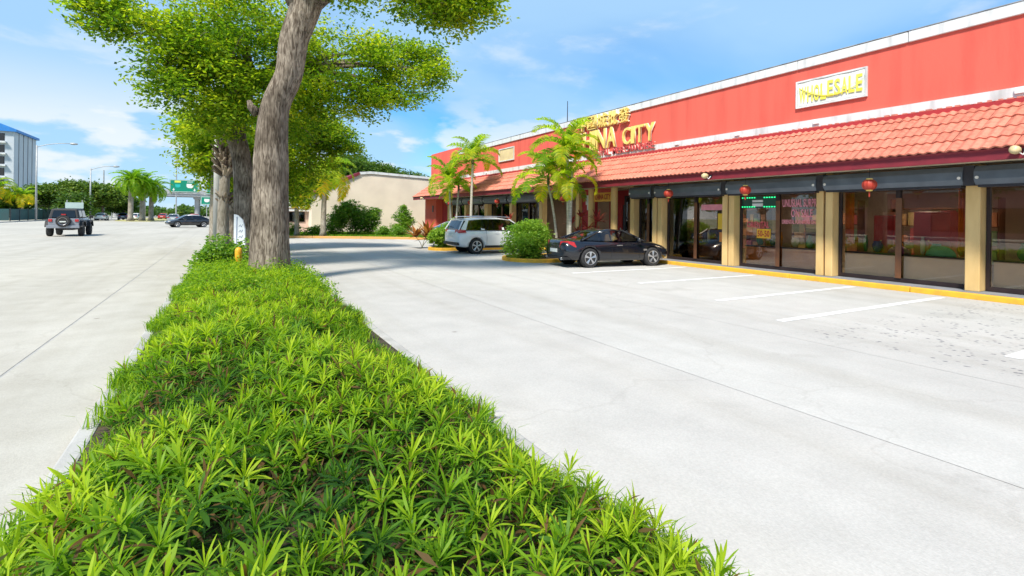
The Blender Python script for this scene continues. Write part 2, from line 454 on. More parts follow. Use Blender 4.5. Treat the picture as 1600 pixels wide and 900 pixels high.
M_post = pmat('post_tan_paint', (0.72, 0.50, 0.22), (0.60, 0.40, 0.16), 3, 0.6, .1, 30, stretch=(1, 1, .3))
M_shut = pmat('shutter_box_grey', (0.125, 0.155, 0.20), (0.09, 0.115, 0.15), 2, 0.38, metal=.2)
M_dark = pmat('dark_bracket', (0.02, 0.02, 0.03), (0.03, 0.03, 0.04), 5, 0.5)
M_frame = pmat('bronze_frame', (0.045, 0.03, 0.03), (0.03, 0.02, 0.022), 3, 0.45, metal=.3)
M_mull = pmat('brown_stile', (0.17, 0.07, 0.03), (0.12, 0.05, 0.025), 5, 0.5)
M_beige = pmat('beige_panel', (0.74, 0.58, 0.32), (0.62, 0.48, 0.27), 2, .7)
M_orange = pmat('orange_panel', (0.62, 0.24, 0.06), (0.5, 0.18, 0.04), 3, .6)
M_glass = glass_mat('shop_glass', (0.88, 0.80, 0.70))
M_inner = pmat('shop_inside', (0.40, 0.29, 0.21), (0.28, 0.2, 0.15), .7, .9)
M_gold = pmat('gold_letter', (0.86, 0.66, 0.20), (0.80, 0.57, 0.14), 3, .45)
M_bolt = pmat('pale_bolt', (0.8, 0.8, 0.78), None, 5, .4)

shop = empty('storefront_building', (15.2, 20, 0))
tag(shop, 'long red storefront building with clay tiled canopy and white parapet cap', 'building')
def part(mb, name, mat, parent=None, **k):
    o = mb.build(name, mat, parent or shop, **k)
    if parent is None: o.matrix_parent_inverse = Matrix.Translation((-15.2, -20, 0))
    return o
Y0, Y1 = -14.0, 41.7
part(MB().box(15.5, 15.75, Y0, 36.0, 4.0, 6.36), 'upper_wall', M_red)
part(MB().box(15.45, 15.80, 36.0, Y1, 2.9, 6.92), 'end_tower', M_red)
part(MB().box(15.42, 15.5, Y0, 36.0, 4.50, 4.735), 'white_band', M_white)
for j in range(17):
    y0 = Y0 + j * 2.94
    part(MB().box(15.44, 15.84, y0 + .008, min(y0 + 2.932, 36.0), 6.36, 6.63 + .006 * math.sin(j * 2.3)), 'parapet_coping', M_white, bevel=.012)
part(MB().box(15.43, 15.86, Y0, 36.0, 6.642, 6.66), 'roof_flashing', pmat('flashing', (.16, .17, .18), (.4, .4, .4), 3, .6))
part(MB().box(15.75, 30, Y0, Y1, 6.05, 6.2), 'flat_roof', M_kerbgrey)
part(MB().box(29.7, 30, Y0, Y1, 0, 6.2), 'rear_wall', M_redin)
part(MB().box(15.8, 29.7, Y1 - .2, Y1, 0, 6.2), 'side_wall', M_redin)
part(MB().box(15.8, 29.7, Y0, Y0 + .2, 0, 6.2), 'side_wall', M_redin)
part(MB().box(15.3, 20, Y0 + .2, 36, .13, .16), 'shop_floor', pmat('shop_floor', (.3, .27, .24), None, 1, .4))
part(MB().box(20, 20.15, Y0 + .2, 36, .16, 3.0), 'inside_wall', M_inner)
part(MB().box(15.21, 20, Y0 + .2, 36, 2.96, 3.06), 'shop_ceiling', M_inner)
# canopy
SX0, SZ0, SX1, SZ1 = 15.44, 4.46, 13.60, 3.20
roof = part(MB().prism([(SX0, SZ0), (SX1, SZ1), (SX1 + .06, SZ1 - .06), (SX0, SZ0 - .12)], 'y', Y0, 41.0), 'canopy_roof', M_fascia)
part(MB().box(13.64, 13.72, Y0, 40.98, 2.97, 3.19), 'fascia_board', M_fascia)
part(MB().box(13.722, 15.45, Y0, 40.96, 3.03, 3.07), 'soffit', M_soffit)
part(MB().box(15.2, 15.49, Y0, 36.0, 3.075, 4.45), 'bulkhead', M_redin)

M_tile = bpy.data.materials.new('clay_tile'); M_tile.use_nodes = True
nt = M_tile.node_tree; b = nt.nodes['Principled BSDF']; b.inputs['Roughness'].default_value = .75; b.inputs['Specular IOR Level'].default_value = .3
oi = nt.nodes.new('ShaderNodeObjectInfo'); ge = nt.nodes.new('ShaderNodeNewGeometry'); tc = nt.nodes.new('ShaderNodeTexCoord')
ad = nt.nodes.new('ShaderNodeMath'); ad.operation = 'ADD'; nt.links.new(oi.outputs['Random'], ad.inputs[0]); nt.links.new(ge.outputs['Random Per Island'], ad.inputs[1])
fr = nt.nodes.new('ShaderNodeMath'); fr.operation = 'FRACT'; nt.links.new(ad.outputs[0], fr.inputs[0])
rp = nt.nodes.new('ShaderNodeValToRGB'); rp.color_ramp.elements[0].color = (0.63, 0.215, 0.145, 1); rp.color_ramp.elements[1].color = (0.53, 0.168, 0.112, 1)
nt.links.new(fr.outputs[0], rp.inputs[0])
no = nt.nodes.new('ShaderNodeTexNoise'); no.inputs['Scale'].default_value = 9; nt.links.new(ge.outputs['Position'], no.inputs['Vector'])
r2 = nt.nodes.new('ShaderNodeValToRGB'); r2.color_ramp.elements[0].position = .3; r2.color_ramp.elements[0].color = (.74, .72, .70, 1); r2.color_ramp.elements[1].position = .55
nt.links.new(no.outputs['Fac'], r2.inputs[0])
mx = nt.nodes.new('ShaderNodeMixRGB'); mx.blend_type = 'MULTIPLY'; mx.inputs[0].default_value = 1
nt.links.new(rp.outputs[0], mx.inputs[1]); nt.links.new(r2.outputs[0], mx.inputs[2]); nt.links.new(mx.outputs[0], b.inputs['Base Color'])

TW, NR = .374, 5
sl = Vector((SX1 - SX0, 0, SZ1 - SZ0)); SL = sl.length; sdir = sl.normalized(); snor = Vector((sdir.z, 0, -sdir.x))
if snor.z < 0: snor = -snor
EXP = (SL + .03) / NR
def tile_geo():
    vs = []; fs = []; n = 12
    for a, off in ((-.07, .012), (EXP, .045), (EXP + .002, .012)):
        for i in range(n + 1):
            y = TW * i / n
            h = .017 * (1 - math.cos(2 * math.pi * 2 * i / n))
            if off == .012 and a > 0: h = h * .95
            p = sdir * a + snor * (off + h - (.0 if not (a > 0 and off == .012) else .0)); vs.append((p.x, y + (0 if i < n else -.004), p.z))
    for k in range(2):
        for i in range(n):
            q = k * (n + 1) + i; fs.append((q, q + 1, q + n + 2, q + n + 1))
    return vs, fs
tv, tf = tile_geo()
mbt = MB().add(tv, tf); tile_me = mbt.mesh('roof_tile', M_tile, smooth=False)
rest = MB(); ncol = int((41.0 - Y0) / TW); cnt = 0
inv = Matrix.Translation((-15.2, -20, 0))
for c in range(ncol):
    y = Y0 + c * TW
    for rr in range(NR):
        p = Vector((SX0, y, SZ0)) + sdir * (rr * EXP)
        jit = (random.uniform(-.004, .004), random.uniform(-.004, .004), random.uniform(-.003, .006))
        if 3.0 < y < 25.4 and cnt < 300:
            o = link('roof_tile', tile_me, roof, loc=(p.x + jit[0], p.y + jit[1], p.z + jit[2])); cnt += 1
        else:
            rest.add([(v[0] + p.x + jit[0], v[1] + p.y + jit[1], v[2] + p.z + jit[2]) for v in tv], tf)
o = rest.build('roof_tile_field', M_tile, roof); o['kind'] = 'stuff'
# mortar and broken caps along the top of the tiles
mb = MB()
for c in range(ncol * 2):
    y = Y0 + c * TW / 2 + random.uniform(-.02, .02); s_ = random.uniform(.0, .025)
    mb.box(15.36, 15.43, y, y + random.uniform(.06, .14), 4.47, 4.50 + s_)
o = mb.build('mortar_bedding', pmat('mortar_red', (0.6, 0.22, 0.16), (0.42, 0.15, 0.11), 9, .9), roof); o['kind'] = 'stuff'

for y in (4.4, 8.9, 11.6, 14.3, 23.0, 31.0):   # junction boxes on the white band
    part(MB().box(15.37, 15.419, y - .09, y + .09, 4.58, 4.70), 'junction_box', M_bolt, bevel=.008)
# posts, shutters, windows
posts = [(-8.2, .28), (-4.9, .28), (-1.6, .28), (1.7, .28), (5.02, .27), (8.33, .46), (11.52, .46), (14.78, .50), (16.2, .22), (20.0, .26), (23.3, .3), (26.6, .3), (29.9, .46), (33.2, .3), (36.3, .3)]
for y, w in posts:
    if w > .4:   # pair of pilasters with a groove between them
        q = w / 2
        part(MB().box(14.86, 15.19, y - q, y - q * .12, .13, 3.03), 'post', M_post, bevel=.015)
        part(MB().box(14.86, 15.19, y + q * .12, y + q, .13, 3.03), 'post', M_post, bevel=.015)
        part(MB().box(14.93, 15.18, y - q * .12, y + q * .12, .13, 3.02), 'post_groove', M_mull)
    else:
        part(MB().box(14.86, 15.19, y - w / 2, y + w / 2, .13, 3.03), 'post', M_post, bevel=.015)
for y in (17.15, 18.72):
    part(MB().lathe([(.15, .13), (.15, 3.02)], 20, 'z', (14.72, y, 0)), 'round_column', M_post, smooth=False)
def window(y0, y1, style):
    """glazed bay: bronze frame, two leaves, knee panel behind the glass"""
    mid = (y0 + y1) / 2; zt = 2.66
    f = MB().box(15.16, 15.24, y0, y0 + .07, .14, zt).box(15.16, 15.24, y1 - .07, y1, .14, zt)
    f.box(15.16, 15.24, y0 + .07, y1 - .07, .14, .24).box(15.16, 15.24, y0 + .07, y1 - .07, zt - .08, zt)
    w = part(f, 'window', M_frame)
    MB().box(15.14, 15.25, mid - .05, mid + .05, .24, zt - .08).build('stile', M_frame, w)
    MB().box(15.125, 15.138, mid - .09, mid + .045, .24, 2.3).build('door_stile', M_mull, w)
    for a, b_ in ((y0 + .07, mid - .05), (mid + .05, y1 - .07)):
        MB().box(15.195, 15.203, a, b_, .24, zt - .08).build('pane', M_glass, w)
    if style:
        MB().box(15.34, 15.40, y0 + .08, y1 - .08, .17, .80).build('knee_panel', {'b': M_beige, 'o': M_orange, 'd': M_mull}[style], w)
        MB().box(15.32, 15.62, y0 + .08, y1 - .08, .802, .84).build('display_ledge', M_frame, w)
    return w
def shutter(y0, y1):
    prof = [(14.60, 2.58), (14.66, 2.52), (15.0, 2.52), (15.0, 2.95), (14.66, 2.95), (14.60, 2.89)]
    prof = [(14.58, 2.66), (14.66, 2.54), (15.04, 2.54), (15.04, 2.96), (14.66, 2.96), (14.58, 2.84)]
    s_ = part(MB().prism(prof, 'y', y0, y1), 'roller_shutter', M_shut, bevel=.01)
    MB().box(14.66, 14.98, y0 + .05, y1 - .05, 2.49, 2.539).build('bottom_rail', M_dark, s_)
    for yy in (y0 + .06, y1 - .06):
        MB().lathe([(.035, 0), (.035, .02), (.02, .03)], 8, 'x', (14.565, yy, 2.70)).build('bolt', M_bolt, s_)
bays = []
for (ya, wa), (yb, wb), st in zip(posts[:-1], posts[1:], ('b', 'b', 'b', 'b', 'b', 'o', 'd', 'd', None, None, 'd', 'd', 'd', 'd')):
    if st is None and not (ya < 15): continue
    y0, y1 = ya + wa / 2 + .01, yb - wb / 2 - .01
    window(y0, y1, st); shutter(ya + .10, yb - .10)
    part(MB().box(14.62, 15.05, ya - .10, ya + .095, 2.53, 2.98), 'shutter_bracket', M_dark)
window(16.32, 17.0, None)
# entrance bay: red side wall, door, dark panel for the opening's shade
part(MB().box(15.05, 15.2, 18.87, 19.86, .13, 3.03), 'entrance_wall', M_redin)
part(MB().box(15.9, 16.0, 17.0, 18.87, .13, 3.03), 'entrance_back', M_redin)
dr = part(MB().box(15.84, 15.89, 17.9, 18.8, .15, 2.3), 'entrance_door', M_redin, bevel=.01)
MB().box(15.83, 15.838, 18.2, 18.4, 1.3, 1.8).build('door_notice', M_white, dr)
MB().box(15.80, 15.838, 17.96, 18.0, .95, 1.25).build('handle', M_bolt, dr)
part(MB().box(15.85, 15.89, 17.05, 17.85, .15, 2.3), 'doorway_shade_panel', M_dark)  # solid dark slab: the shade of an open doorway put into colour
part(MB().box(15.02, 15.05, 19.2, 19.55, 2.30, 2.75).box(15.0, 15.05, 19.33, 19.42, 2.05, 2.3), 'wall_emblem', M_white)
# far end: red pier and recess
part(MB().box(14.70, 15.449, 38.5, 41.0, 0, 3.03), 'end_pier', M_red)
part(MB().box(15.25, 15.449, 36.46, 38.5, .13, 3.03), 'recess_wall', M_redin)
part(MB().box(14.66, 14.70, 39.0, 39.25, 2.0, 2.5), 'wall_lamp', M_dark)

# things hanging from or standing behind the canopy
M_lan = pmat('lantern_red', (0.44, 0.045, 0.022), (0.34, 0.03, 0.02), 8, .5)
def lantern(y, z, label, s=1.0):
    t = empty('paper_lantern', (13.95, y, z)); tag(t, label, 'lantern', 'red lanterns hanging along the canopy')
    n = 24; vs = []; fs = []; prof = [(math.sin(math.pi * k / 10) * .165 + .05 * (1 - math.sin(math.pi * k / 10)), -.13 * math.cos(math.pi * k / 10)) for k in range(11)]
    for r_, z_ in prof:
        for k in range(n):
            a = 2 * math.pi * k / n; rr = r_ * (1.0 if k % 2 else .93); vs.append((rr * math.cos(a) * s, rr * math.sin(a) * s, z_ * s))
    for i in range(10):
        for k in range(n): fs.append((i*n+k, i*n+(k+1)%n, (i+1)*n+(k+1)%n, (i+1)*n+k))
    MB().add(vs, fs).build('shade', M_lan, t)
    MB().lathe([(.07, .12), (.07, .155), (.05, .16)], 12).build('cap', M_gold, t)
    MB().lathe([(.05, -.16), (.07, -.155), (.07, -.12)], 12).build('cap', M_gold, t)
    MB().tube([(0, 0, .16), (0, 0, 3.03 - z)], .006, 5).build('cord', M_dark, t)
    MB().lathe([(.008, -.17), (.02, -.2), (.014, -.30)], 8).build('tassel', M_lan, t)
for y, lb in ((6.73, 'red lantern in front of the window left of the nearest tan post'), (10.2, 'red lantern above the window with green lights and pink lettering'),
              (13.32, 'red lantern above the window nearest the black car'), (19.9, 'red lantern half hidden behind the taller island palm'),
              (26.6, 'red lantern between the two palm groups along the canopy'), (30.4, 'red lantern right of the far palm trunks'), (33.8, 'red lantern nearest the red end pier')):
    lantern(y, 2.60 if y < 18 else 2.58, lb)
def floodlight(y, z, label):
    t = empty('floodlight', (13.62, y, z)); tag(t, label, 'floodlight', 'small floodlights fixed to the maroon fascia')
    MB().lathe([(.0, -.10), (.06, -.10), (.085, -.05), (.085, .04), (.07, .10), (.0, .12)], 14, 'x', (-.12, 0, 0)).build('lamp_head', pmat('lamp_brass', (.62, .48, .26), (.5, .4, .22), 6, .4), t, smooth=True)
    MB().tube([(-.05, -.02, -.03), (-.06, -.10, -.1), (.01, -.12, -.02)], .014, 6).build('bracket', M_bolt, t)
    MB().box(.0, .02, -.16, -.08, -.06, .03).build('base_plate', M_dark, t)
floodlight(3.92, 3.13, 'brass floodlight on the maroon fascia nearest the picture edge')
floodlight(11.35, 3.09, 'brass floodlight on the maroon fascia above the middle windows')
floodlight(38.5, 3.06, 'small floodlight on the fascia above the far red pier')

# wall sign: gold letters, two rows and a red line of small lettering below
sign = empty('wall_sign', (15.3, 15.45, 4.6)); tag(sign, 'gold letter sign with two rows of raised lettering on the red wall', 'sign')
M_red_letter = pmat('red_letter', (0.62, 0.10, 0.10), (0.5, 0.08, 0.08), 5, .5)
M_letter_side = pmat('cream_letter_side', (0.80, 0.74, 0.60), None, 5, .6)
def letters(txt, y_left, y_right, z0, h, mat, small=(), depth=.05, x=15.36, off=.004):
    """letters spread from y_left (far) to y_right (near); each one is a part"""
    ws = {'I': .42, ' ': .5, 'W': 1.25, 'M': 1.2}
    tot = sum(ws.get(c, 1.0) * (.8 if i in small else 1.0) for i, c in enumerate(txt)); u = (y_left - y_right) / tot; y = y_left
    for i, c in enumerate(txt):
        k = .8 if i in small else 1.0
        w = u * ws.get(c, 1.0) * k
        if c != ' ':
            me = fit_text(text_mesh(c, 1.0, depth, mat, offset=off), w * .86, h * k)
            o = link('letter', me, sign, loc=(x - 15.3, y - .07 * w - 15.45, z0 - 4.6), rot=ROT_W)
            me2 = fit_text(text_mesh(c, 1.0, depth * .6, M_letter_side, offset=off + .006), w * .92, h * k * 1.04)
            link('letter_back', me2, o, loc=(-.03 * w, -.02 * h, -depth * 1.2))
        y -= w
letters('CHINA CITY', 21.0, 15.45, 4.93, .92, M_gold, small=(6, 7, 8, 9), depth=.04)
letters('中國城批發', 20.7, 16.95, 5.93, .64, M_gold, depth=.06, off=.006)
letters('ORIENTAL MERCHANDISE', 20.0, 15.45, 4.60, .26, M_red_letter, depth=.03, off=.0)

bn = empty('banner_sign', (15.46, 8.55, 5.15)); tag(bn, 'white rectangular banner with sagging yellow wholesale lettering on the red wall', 'banner')
fb = MB(); yl, yr, zb, zt = 1.01, -1.01, 0.0, .83
fb.box(0, .03, yr, yl, zb, zt); fb.build('backing_board', M_white, bn)
for bx_ in ((-.03, 0, yr, yl, zb, zb + .05), (-.03, 0, yr, yl, zt - .05, zt), (-.03, 0, yr, yr + .05, zb + .05, zt - .05), (-.03, 0, yl - .05, yl, zb + .05, zt - .05)):
    MB().box(*bx_).build('frame', M_white, bn)
nx = 40; vs = []; fs = []; nz = 14     # cloth hanging in the frame with a drooping fold
def sag(u, v): return -.014 - .02 * math.exp(-((v - (.72 - 1.0 * u + 1.0 * u * u)) / .07) ** 2) - .006 * math.sin(u * 17 + v * 4)
for i in range(nx + 1):
    for k in range(nz + 1):
        u, v = i / nx, k / nz; vs.append((sag(u, v), yl - .06 - u * 1.90, zb + .06 + v * .71))
for i in range(nx):
    for k in range(nz):
        q = i * (nz + 1) + k; fs.append((q, q + nz + 1, q + nz + 2, q + 1))
cloth = MB().add(vs, fs).build('cloth', pmat('banner_cloth', (0.74, 0.78, 0.76), (0.66, 0.7, 0.6), 3, .8), bn, smooth=True)
M_yel = pmat('yellow_print', (0.80, 0.74, 0.07), (0.72, 0.68, 0.12), 4, .8)
yy = yl - .12
for k, c in enumerate('WHOLESALE'):
    w = (.25 if c == 'W' else .197)
    me = fit_text(text_mesh(c, 1.0, .002, M_yel, offset=.02), w * .84, .48)
    link('letter', me, bn, loc=(-.042, yy, zb + .15 + (.03 if k > 3 else -.01)), rot=ROT_W); yy -= w
for a in range(1):   # yellow fold across the cloth
    pts = [(-.040, yl - .10 - u * (1.70 - .5 * a), zb + .06 + .71 * (.80 - 1.9 * u + 1.55 * u * u) - a * .03) for u in np.linspace(0, 1, 14)]
    MB().tube(pts, [.008 + .014 * math.sin(math.pi * k / 13) for k in range(14)], 6).build('fold', M_yel, bn)

b2 = empty('blank_sign_panel', (15.46, 28.3, 5.2)); tag(b2, 'small blank cream panel in a white frame between palms on the red wall', 'sign')
MB().box(0, .03, -1.0, 1.0, 0, .83).build('panel', M_beige, b2)
for bx_ in ((-.03, 0, -1.0, 1.0, 0, .06), (-.03, 0, -1.0, 1.0, .77, .83), (-.03, 0, -1.0, -.94, .06, .77), (-.03, 0, .94, 1.0, .06, .77)):
    MB().box(*bx_).build('frame', M_white, b2)

# lit ceiling panels and stock inside
M_tube = glow_mat('lit_tube', (1.0, .93, .8), 18.0)
for y in (3.4, 6.8, 10.0, 13.2, 22.0, 28.0):
    cp = part(MB().box(16.4, 17.6, y - .17, y + .17, 2.90, 2.958), 'ceiling_light', M_white)
    MB().box(16.44, 17.56, y - .13, y + .13, 2.885, 2.899).build('light_tube', M_tube, cp)
vcol = {'red': (.45, .04, .03), 'teal': (.05, .3, .28), 'white': (.7, .7, .68), 'amber': (.6, .3, .05), 'dark blue': (.04, .07, .25), 'green': (.06, .25, .08)}
vprof = ([(.04, 0), (.09, .08), (.11, .18), (.06, .30), (.035, .36), (.05, .40)], [(.06, 0), (.12, .12), (.13, .2), (.09, .27), (.1, .3)], [(.03, 0), (.05, .1), (.06, .3), (.03, .42), (.045, .46)])
for bi, (ya, yb, wn_) in enumerate(((5.3, 8.0, 'beige panelled window'), (2.1, 4.7, 'window at the picture edge'), (8.7, 11.1, 'window with the pink lettering'), (11.9, 14.4, 'window behind the black car'))):
    for k, (cn, cc) in enumerate(vcol.items()):
        y = ya + (yb - ya) * (k + .5 + .2 * math.sin(k * 2.1 + bi)) / 6
        o = MB().lathe(vprof[(k + bi) % 3], 16).build('glazed_vase', pmat('glaze_' + cn.replace(' ', '_'), cc, None, 5, .25), loc=(15.72 if bi != 0 else 15.80, y, .845), smooth=True)
        tag(o, cn + ' glazed vase on the ledge inside the ' + wn_, 'vase', 'glazed vases on the window ledges')
    sh_ = empty('shelf_unit', (17.6, (ya + yb) / 2, .16)); tag(sh_, 'tall stocked shelf deep inside the ' + wn_, 'shelf', 'shelf units inside the shop')
    w2 = (yb - ya) / 2 - .1
    for z in (.4, .9, 1.4, 1.9): MB().box(0, .4, -w2, w2, z, z + .03).build('shelf', M_mull, sh_)
    for y in (-w2, w2 - .03): MB().box(0, .4, y, y + .03, 0, 2.2).build('side_panel', M_mull, sh_)
    rs_v = random.Random(bi)
    for z in (.43, .93, 1.43):
        y = -w2 + .06
        while y < w2 - .3:
            w = rs_v.uniform(.12, .3); h = rs_v.uniform(.15, .42)
            MB().box(.04, .32, y, y + w, z + .001, z + h).build('boxed_goods', pmat('goods_%d' % rs_v.randrange(7), (rs_v.uniform(.2, .7), rs_v.uniform(.04, .4), rs_v.uniform(.03, .3)), None, 6, .6), sh_); y += w + rs_v.uniform(.01, .08)

# sign over the entrance
es = empty('entrance_sign', (14.72, 17.93, 2.42)); tag(es, 'yellow sign with red lettering hung between round columns over the entrance', 'sign')
MB().box(0, .05, -.62, .62, 0, .60).build('board', pmat('yellow_board', (.78, .42, .05), (.65, .33, .04), 4, .6), es, bevel=.01)
MB().box(-.01, 0, -.60, .60, .40, .58).build('top_strip', M_lan, es)
link('lettering', fit_text(text_mesh('CHINA CITY', 1, .003, M_redin, offset=.01), 1.05, .24), es, loc=(-.01, .53, .09), rot=ROT_W)

# posters and goods behind the glass
def poster(name, y, z, w, h, bg, lines, label, x=15.17, cat='poster'):
    t = empty(name, (x, y, z)); tag(t, label, cat)
    if bg is not None: MB().box(.012, .02, -w / 2, w / 2, 0, h).build('sheet', bg, t)
    for (txt, tw, th, z0, mat) in lines:
        link('lettering', fit_text(text_mesh(txt, 1, .002, mat, offset=.015), tw, th), t, loc=(.006, tw / 2, z0), rot=ROT_W)
M_pink = pmat('pink_print', (0.80, 0.30, 0.36), (0.7, 0.24, 0.3), 5, .6)
M_dpink = pmat('red_print', (0.62, 0.10, 0.12), None, 5, .6)
poster('window_lettering', 9.17, 1.55, 1.2, .8, None, [('UNUSUAL SURPRISE', 1.22, .24, .55, M_pink), ('ON SALE', .66, .24, .24, M_pink), ('ORIENTAL FURNITURE ON SALE', 1.25, .13, .03, M_pink)],
       'pink window lettering beside the double tan post', cat='lettering')
poster('sale_poster', 10.42, 1.10, .48, .30, pmat('orange_poster', (.75, .42, .03), None, 4, .6), [('50-50', .42, .2, .05, M_redin)], 'orange sale poster low on the glass under the green lights')
poster('red_poster', 10.62, 1.42, .8, .26, None, [('ORIENTAL', .78, .2, .02, M_dpink)], 'faded red lettering on the glass below the green lights', cat='lettering')
poster('pink_banner', 12.35, 2.02, 1.1, .2, M_pink, [], 'faded pink strip banner high inside the window behind the black car bonnet', cat='banner')
poster('yellow_poster', 12.0, 1.35, .35, .55, pmat('yellow_poster', (.72, .46, .04), None, 4, .6), [], 'yellow upright poster inside the window left of the tan post')
poster('picture_scroll', 7.35, 1.0, .42, .95, pmat('cream_scroll', (.62, .55, .42), (.5, .42, .3), 6, .7), [], 'cream hanging scroll beside the orange cloth in the beige panelled window', x=16.4)
poster('pink_scroll', 6.05, 1.0, .34, 1.0, M_pink, [], 'tall pink poster in the right half of the beige panelled window', x=16.4)
poster('red_notice', 13.9, 1.35, .5, .35, M_dpink, [], 'red notice inside the window next to the black car', x=15.8)
poster('orange_notice', 11.95, .9, .32, .34, M_orange, [], 'orange notice low on the glass left of the single tan post')
gl = empty('light_string', (15.17, 10.55, 2.1)); tag(gl, 'string of small green lights framing the upper window', 'lights')
M_green = glow_mat('green_led', (.02, .75, .25), 1.2)
for k in range(15):
    for z_ in (0.0, .30):
        if 5 < k < 9: continue
        MB().box(-.004, .012, .62 - k * .088, .66 - k * .088, z_, z_ + .035).build('led', M_green, gl)
MB().box(.014, .02, -.65, .70, -.02, .36).build('panel', pmat('led_panel', (.02, .07, .05), None, 4, .5), gl)
MB().box(.006, .0139, -.10, .28, .03, .13).box(.006, .0139, -.10, .28, .17, .24).build('white_print', M_white, gl)
def drape(y, label, z0=1.0, z1=2.5, w=.24, m=None):
    n = 14; t = MB(); pts = [(15.42 + .03 * math.sin(k * 1.9), y - w / 2 + w * k / n) for k in range(n + 1)]
    vs = [(x, yy_, z0 + .02 * math.sin(k)) for k, (x, yy_) in enumerate(pts)] + [(x, yy_, z1) for x, yy_ in pts]
    o = t.add(vs, [(k, k + 1, n + 2 + k, n + 1 + k) for k in range(n)]).build('hanging_banner', m or pmat('orange_cloth', (.72, .19, .015), (.6, .14, .01), 6, .8), smooth=True)
    md = o.modifiers.new('thickness', 'SOLIDIFY'); md.thickness = .012
    tag(o, label, 'banner')
drape(7.95, 'orange cloth hanging at the left end of the beige panelled window')
drape(5.36, 'orange cloth hanging beside the nearest tan post')
def cabinet(y, z0, w, h, m, label, x=15.9):
    t = empty('display_cabinet', (x, y, .16)); tag(t, label, 'cabinet')
    MB().box(0, .45, -w / 2, w / 2, z0, z0 + h).build('body', m, t, bevel=.02)
    MB().box(-.02, 0, -w / 2 + .04, -.02, z0 + .06, z0 + h - .06).build('door', m, t, bevel=.01)
    MB().box(-.02, 0, .02, w / 2 - .04, z0 + .06, z0 + h - .06).build('door', m, t, bevel=.01)
    MB().lathe([(.0, -.02), (.02, -.01), (.02, .01), (.0, .02)], 8, 'x', (-.03, .05, z0 + h / 2)).build('knob', M_gold, t)
    for sy in (-1, 1):
        MB().box(.03, .1, sy * (w / 2 - .08) - .03, sy * (w / 2 - .08) + .03, 0, z0).build('leg', m, t)
cabinet(6.2, .3, .8, 1.5, pmat('pink_lacquer', (.55, .10, .12), (.45, .08, .1), 3, .3), 'tall pink lacquer cabinet inside the beige panelled window')
cabinet(7.3, .3, .5, 1.4, M_redin, 'narrow dark red cabinet inside the beige panelled window')
cabinet(3.6, .3, .9, 1.1, pmat('orange_lacquer', (.5, .11, .03), (.35, .07, .02), 4, .3), 'low orange lacquer cabinet inside the window at the picture edge')
cabinet(12.8, .3, 1.0, 1.3, M_mull, 'brown wooden cabinet inside the window behind the black car')
cabinet(9.0, .3, 1.0, 1.0, M_mull, 'low brown cabinet behind the pink window lettering')
def cushion(y, r_, m, label):
    t = MB(); vs = []; fs = []; n = 18
    for i in range(7):
        a = math.pi / 2 * i / 6
        for k in range(n):
            b_ = math.pi * 2 * k / n; vs.append((.14 * math.cos(a) * math.cos(b_), r_ * math.cos(a) * math.sin(b_), r_ * .8 * math.sin(a)))
    for i in range(6):
        for k in range(n): fs.append((i*n+k, i*n+(k+1)%n, (i+1)*n+(k+1)%n, (i+1)*n+k))
    fs.append(tuple(range(n))[::-1])
    o = t.add(vs, fs).build('folded_fan', m, loc=(15.5, y, .845), smooth=True); tag(o, label, 'fan')
cushion(5.85, .32, pmat('teal_silk', (.08, .38, .33), (.05, .28, .25), 6, .6), 'teal half round silk fan on the ledge in the beige panelled window')
cushion(6.75, .26, pmat('purple_silk', (.22, .05, .16), (.15, .04, .12), 6, .6), 'purple half round silk fan on the ledge beside the middle stile')
an = MB().tube([(0, 0, 0), (0, 0, 2.2)], [.035, .02], 6).build('antenna_mast', M_dark, loc=(17.2, 24.2, 6.2)); tag(an, 'thin dark antenna mast rising from the flat roof behind the palm', 'mast')
# ================================================================== VEGETATION
L_tree = leaf_mat('tree_leaf', [(0.0, (0.04, 0.10, 0.008)), (0.3, (0.10, 0.20, 0.012)), (0.65, (0.24, 0.325, 0.015)), (1.0, (0.42, 0.43, 0.03))], trans=.55, tcol=2.1, spec=.15, rough=.6)
L_far = leaf_mat('far_leaf', [(0.0, (0.03, 0.075, 0.012)), (0.6, (0.08, 0.16, 0.02)), (1.0, (0.17, 0.24, 0.03))], trans=.35)
L_bush = leaf_mat('bush_leaf', [(0.0, (0.04, 0.12, 0.012)), (0.6, (0.12, 0.27, 0.02)), (1.0, (0.26, 0.40, 0.04))], trans=.4)
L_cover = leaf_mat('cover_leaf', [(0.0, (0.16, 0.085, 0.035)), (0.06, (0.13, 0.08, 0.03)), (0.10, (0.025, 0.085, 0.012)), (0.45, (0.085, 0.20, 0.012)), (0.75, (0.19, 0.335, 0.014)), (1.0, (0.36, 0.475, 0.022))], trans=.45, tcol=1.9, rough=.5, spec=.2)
L_palm = leaf_mat('palm_leaf', [(0.0, (0.045, 0.14, 0.012)), (0.45, (0.15, 0.28, 0.018)), (0.8, (0.38, 0.42, 0.02)), (1.0, (0.62, 0.40, 0.03))], trans=.58, tcol=2.2, spec=.2)
L_red = leaf_mat('cordyline_leaf', [(0.0, (0.16, 0.02, 0.03)), (0.6, (0.40, 0.06, 0.06)), (1.0, (0.55, 0.16, 0.10))], trans=.35)
M_bark = None
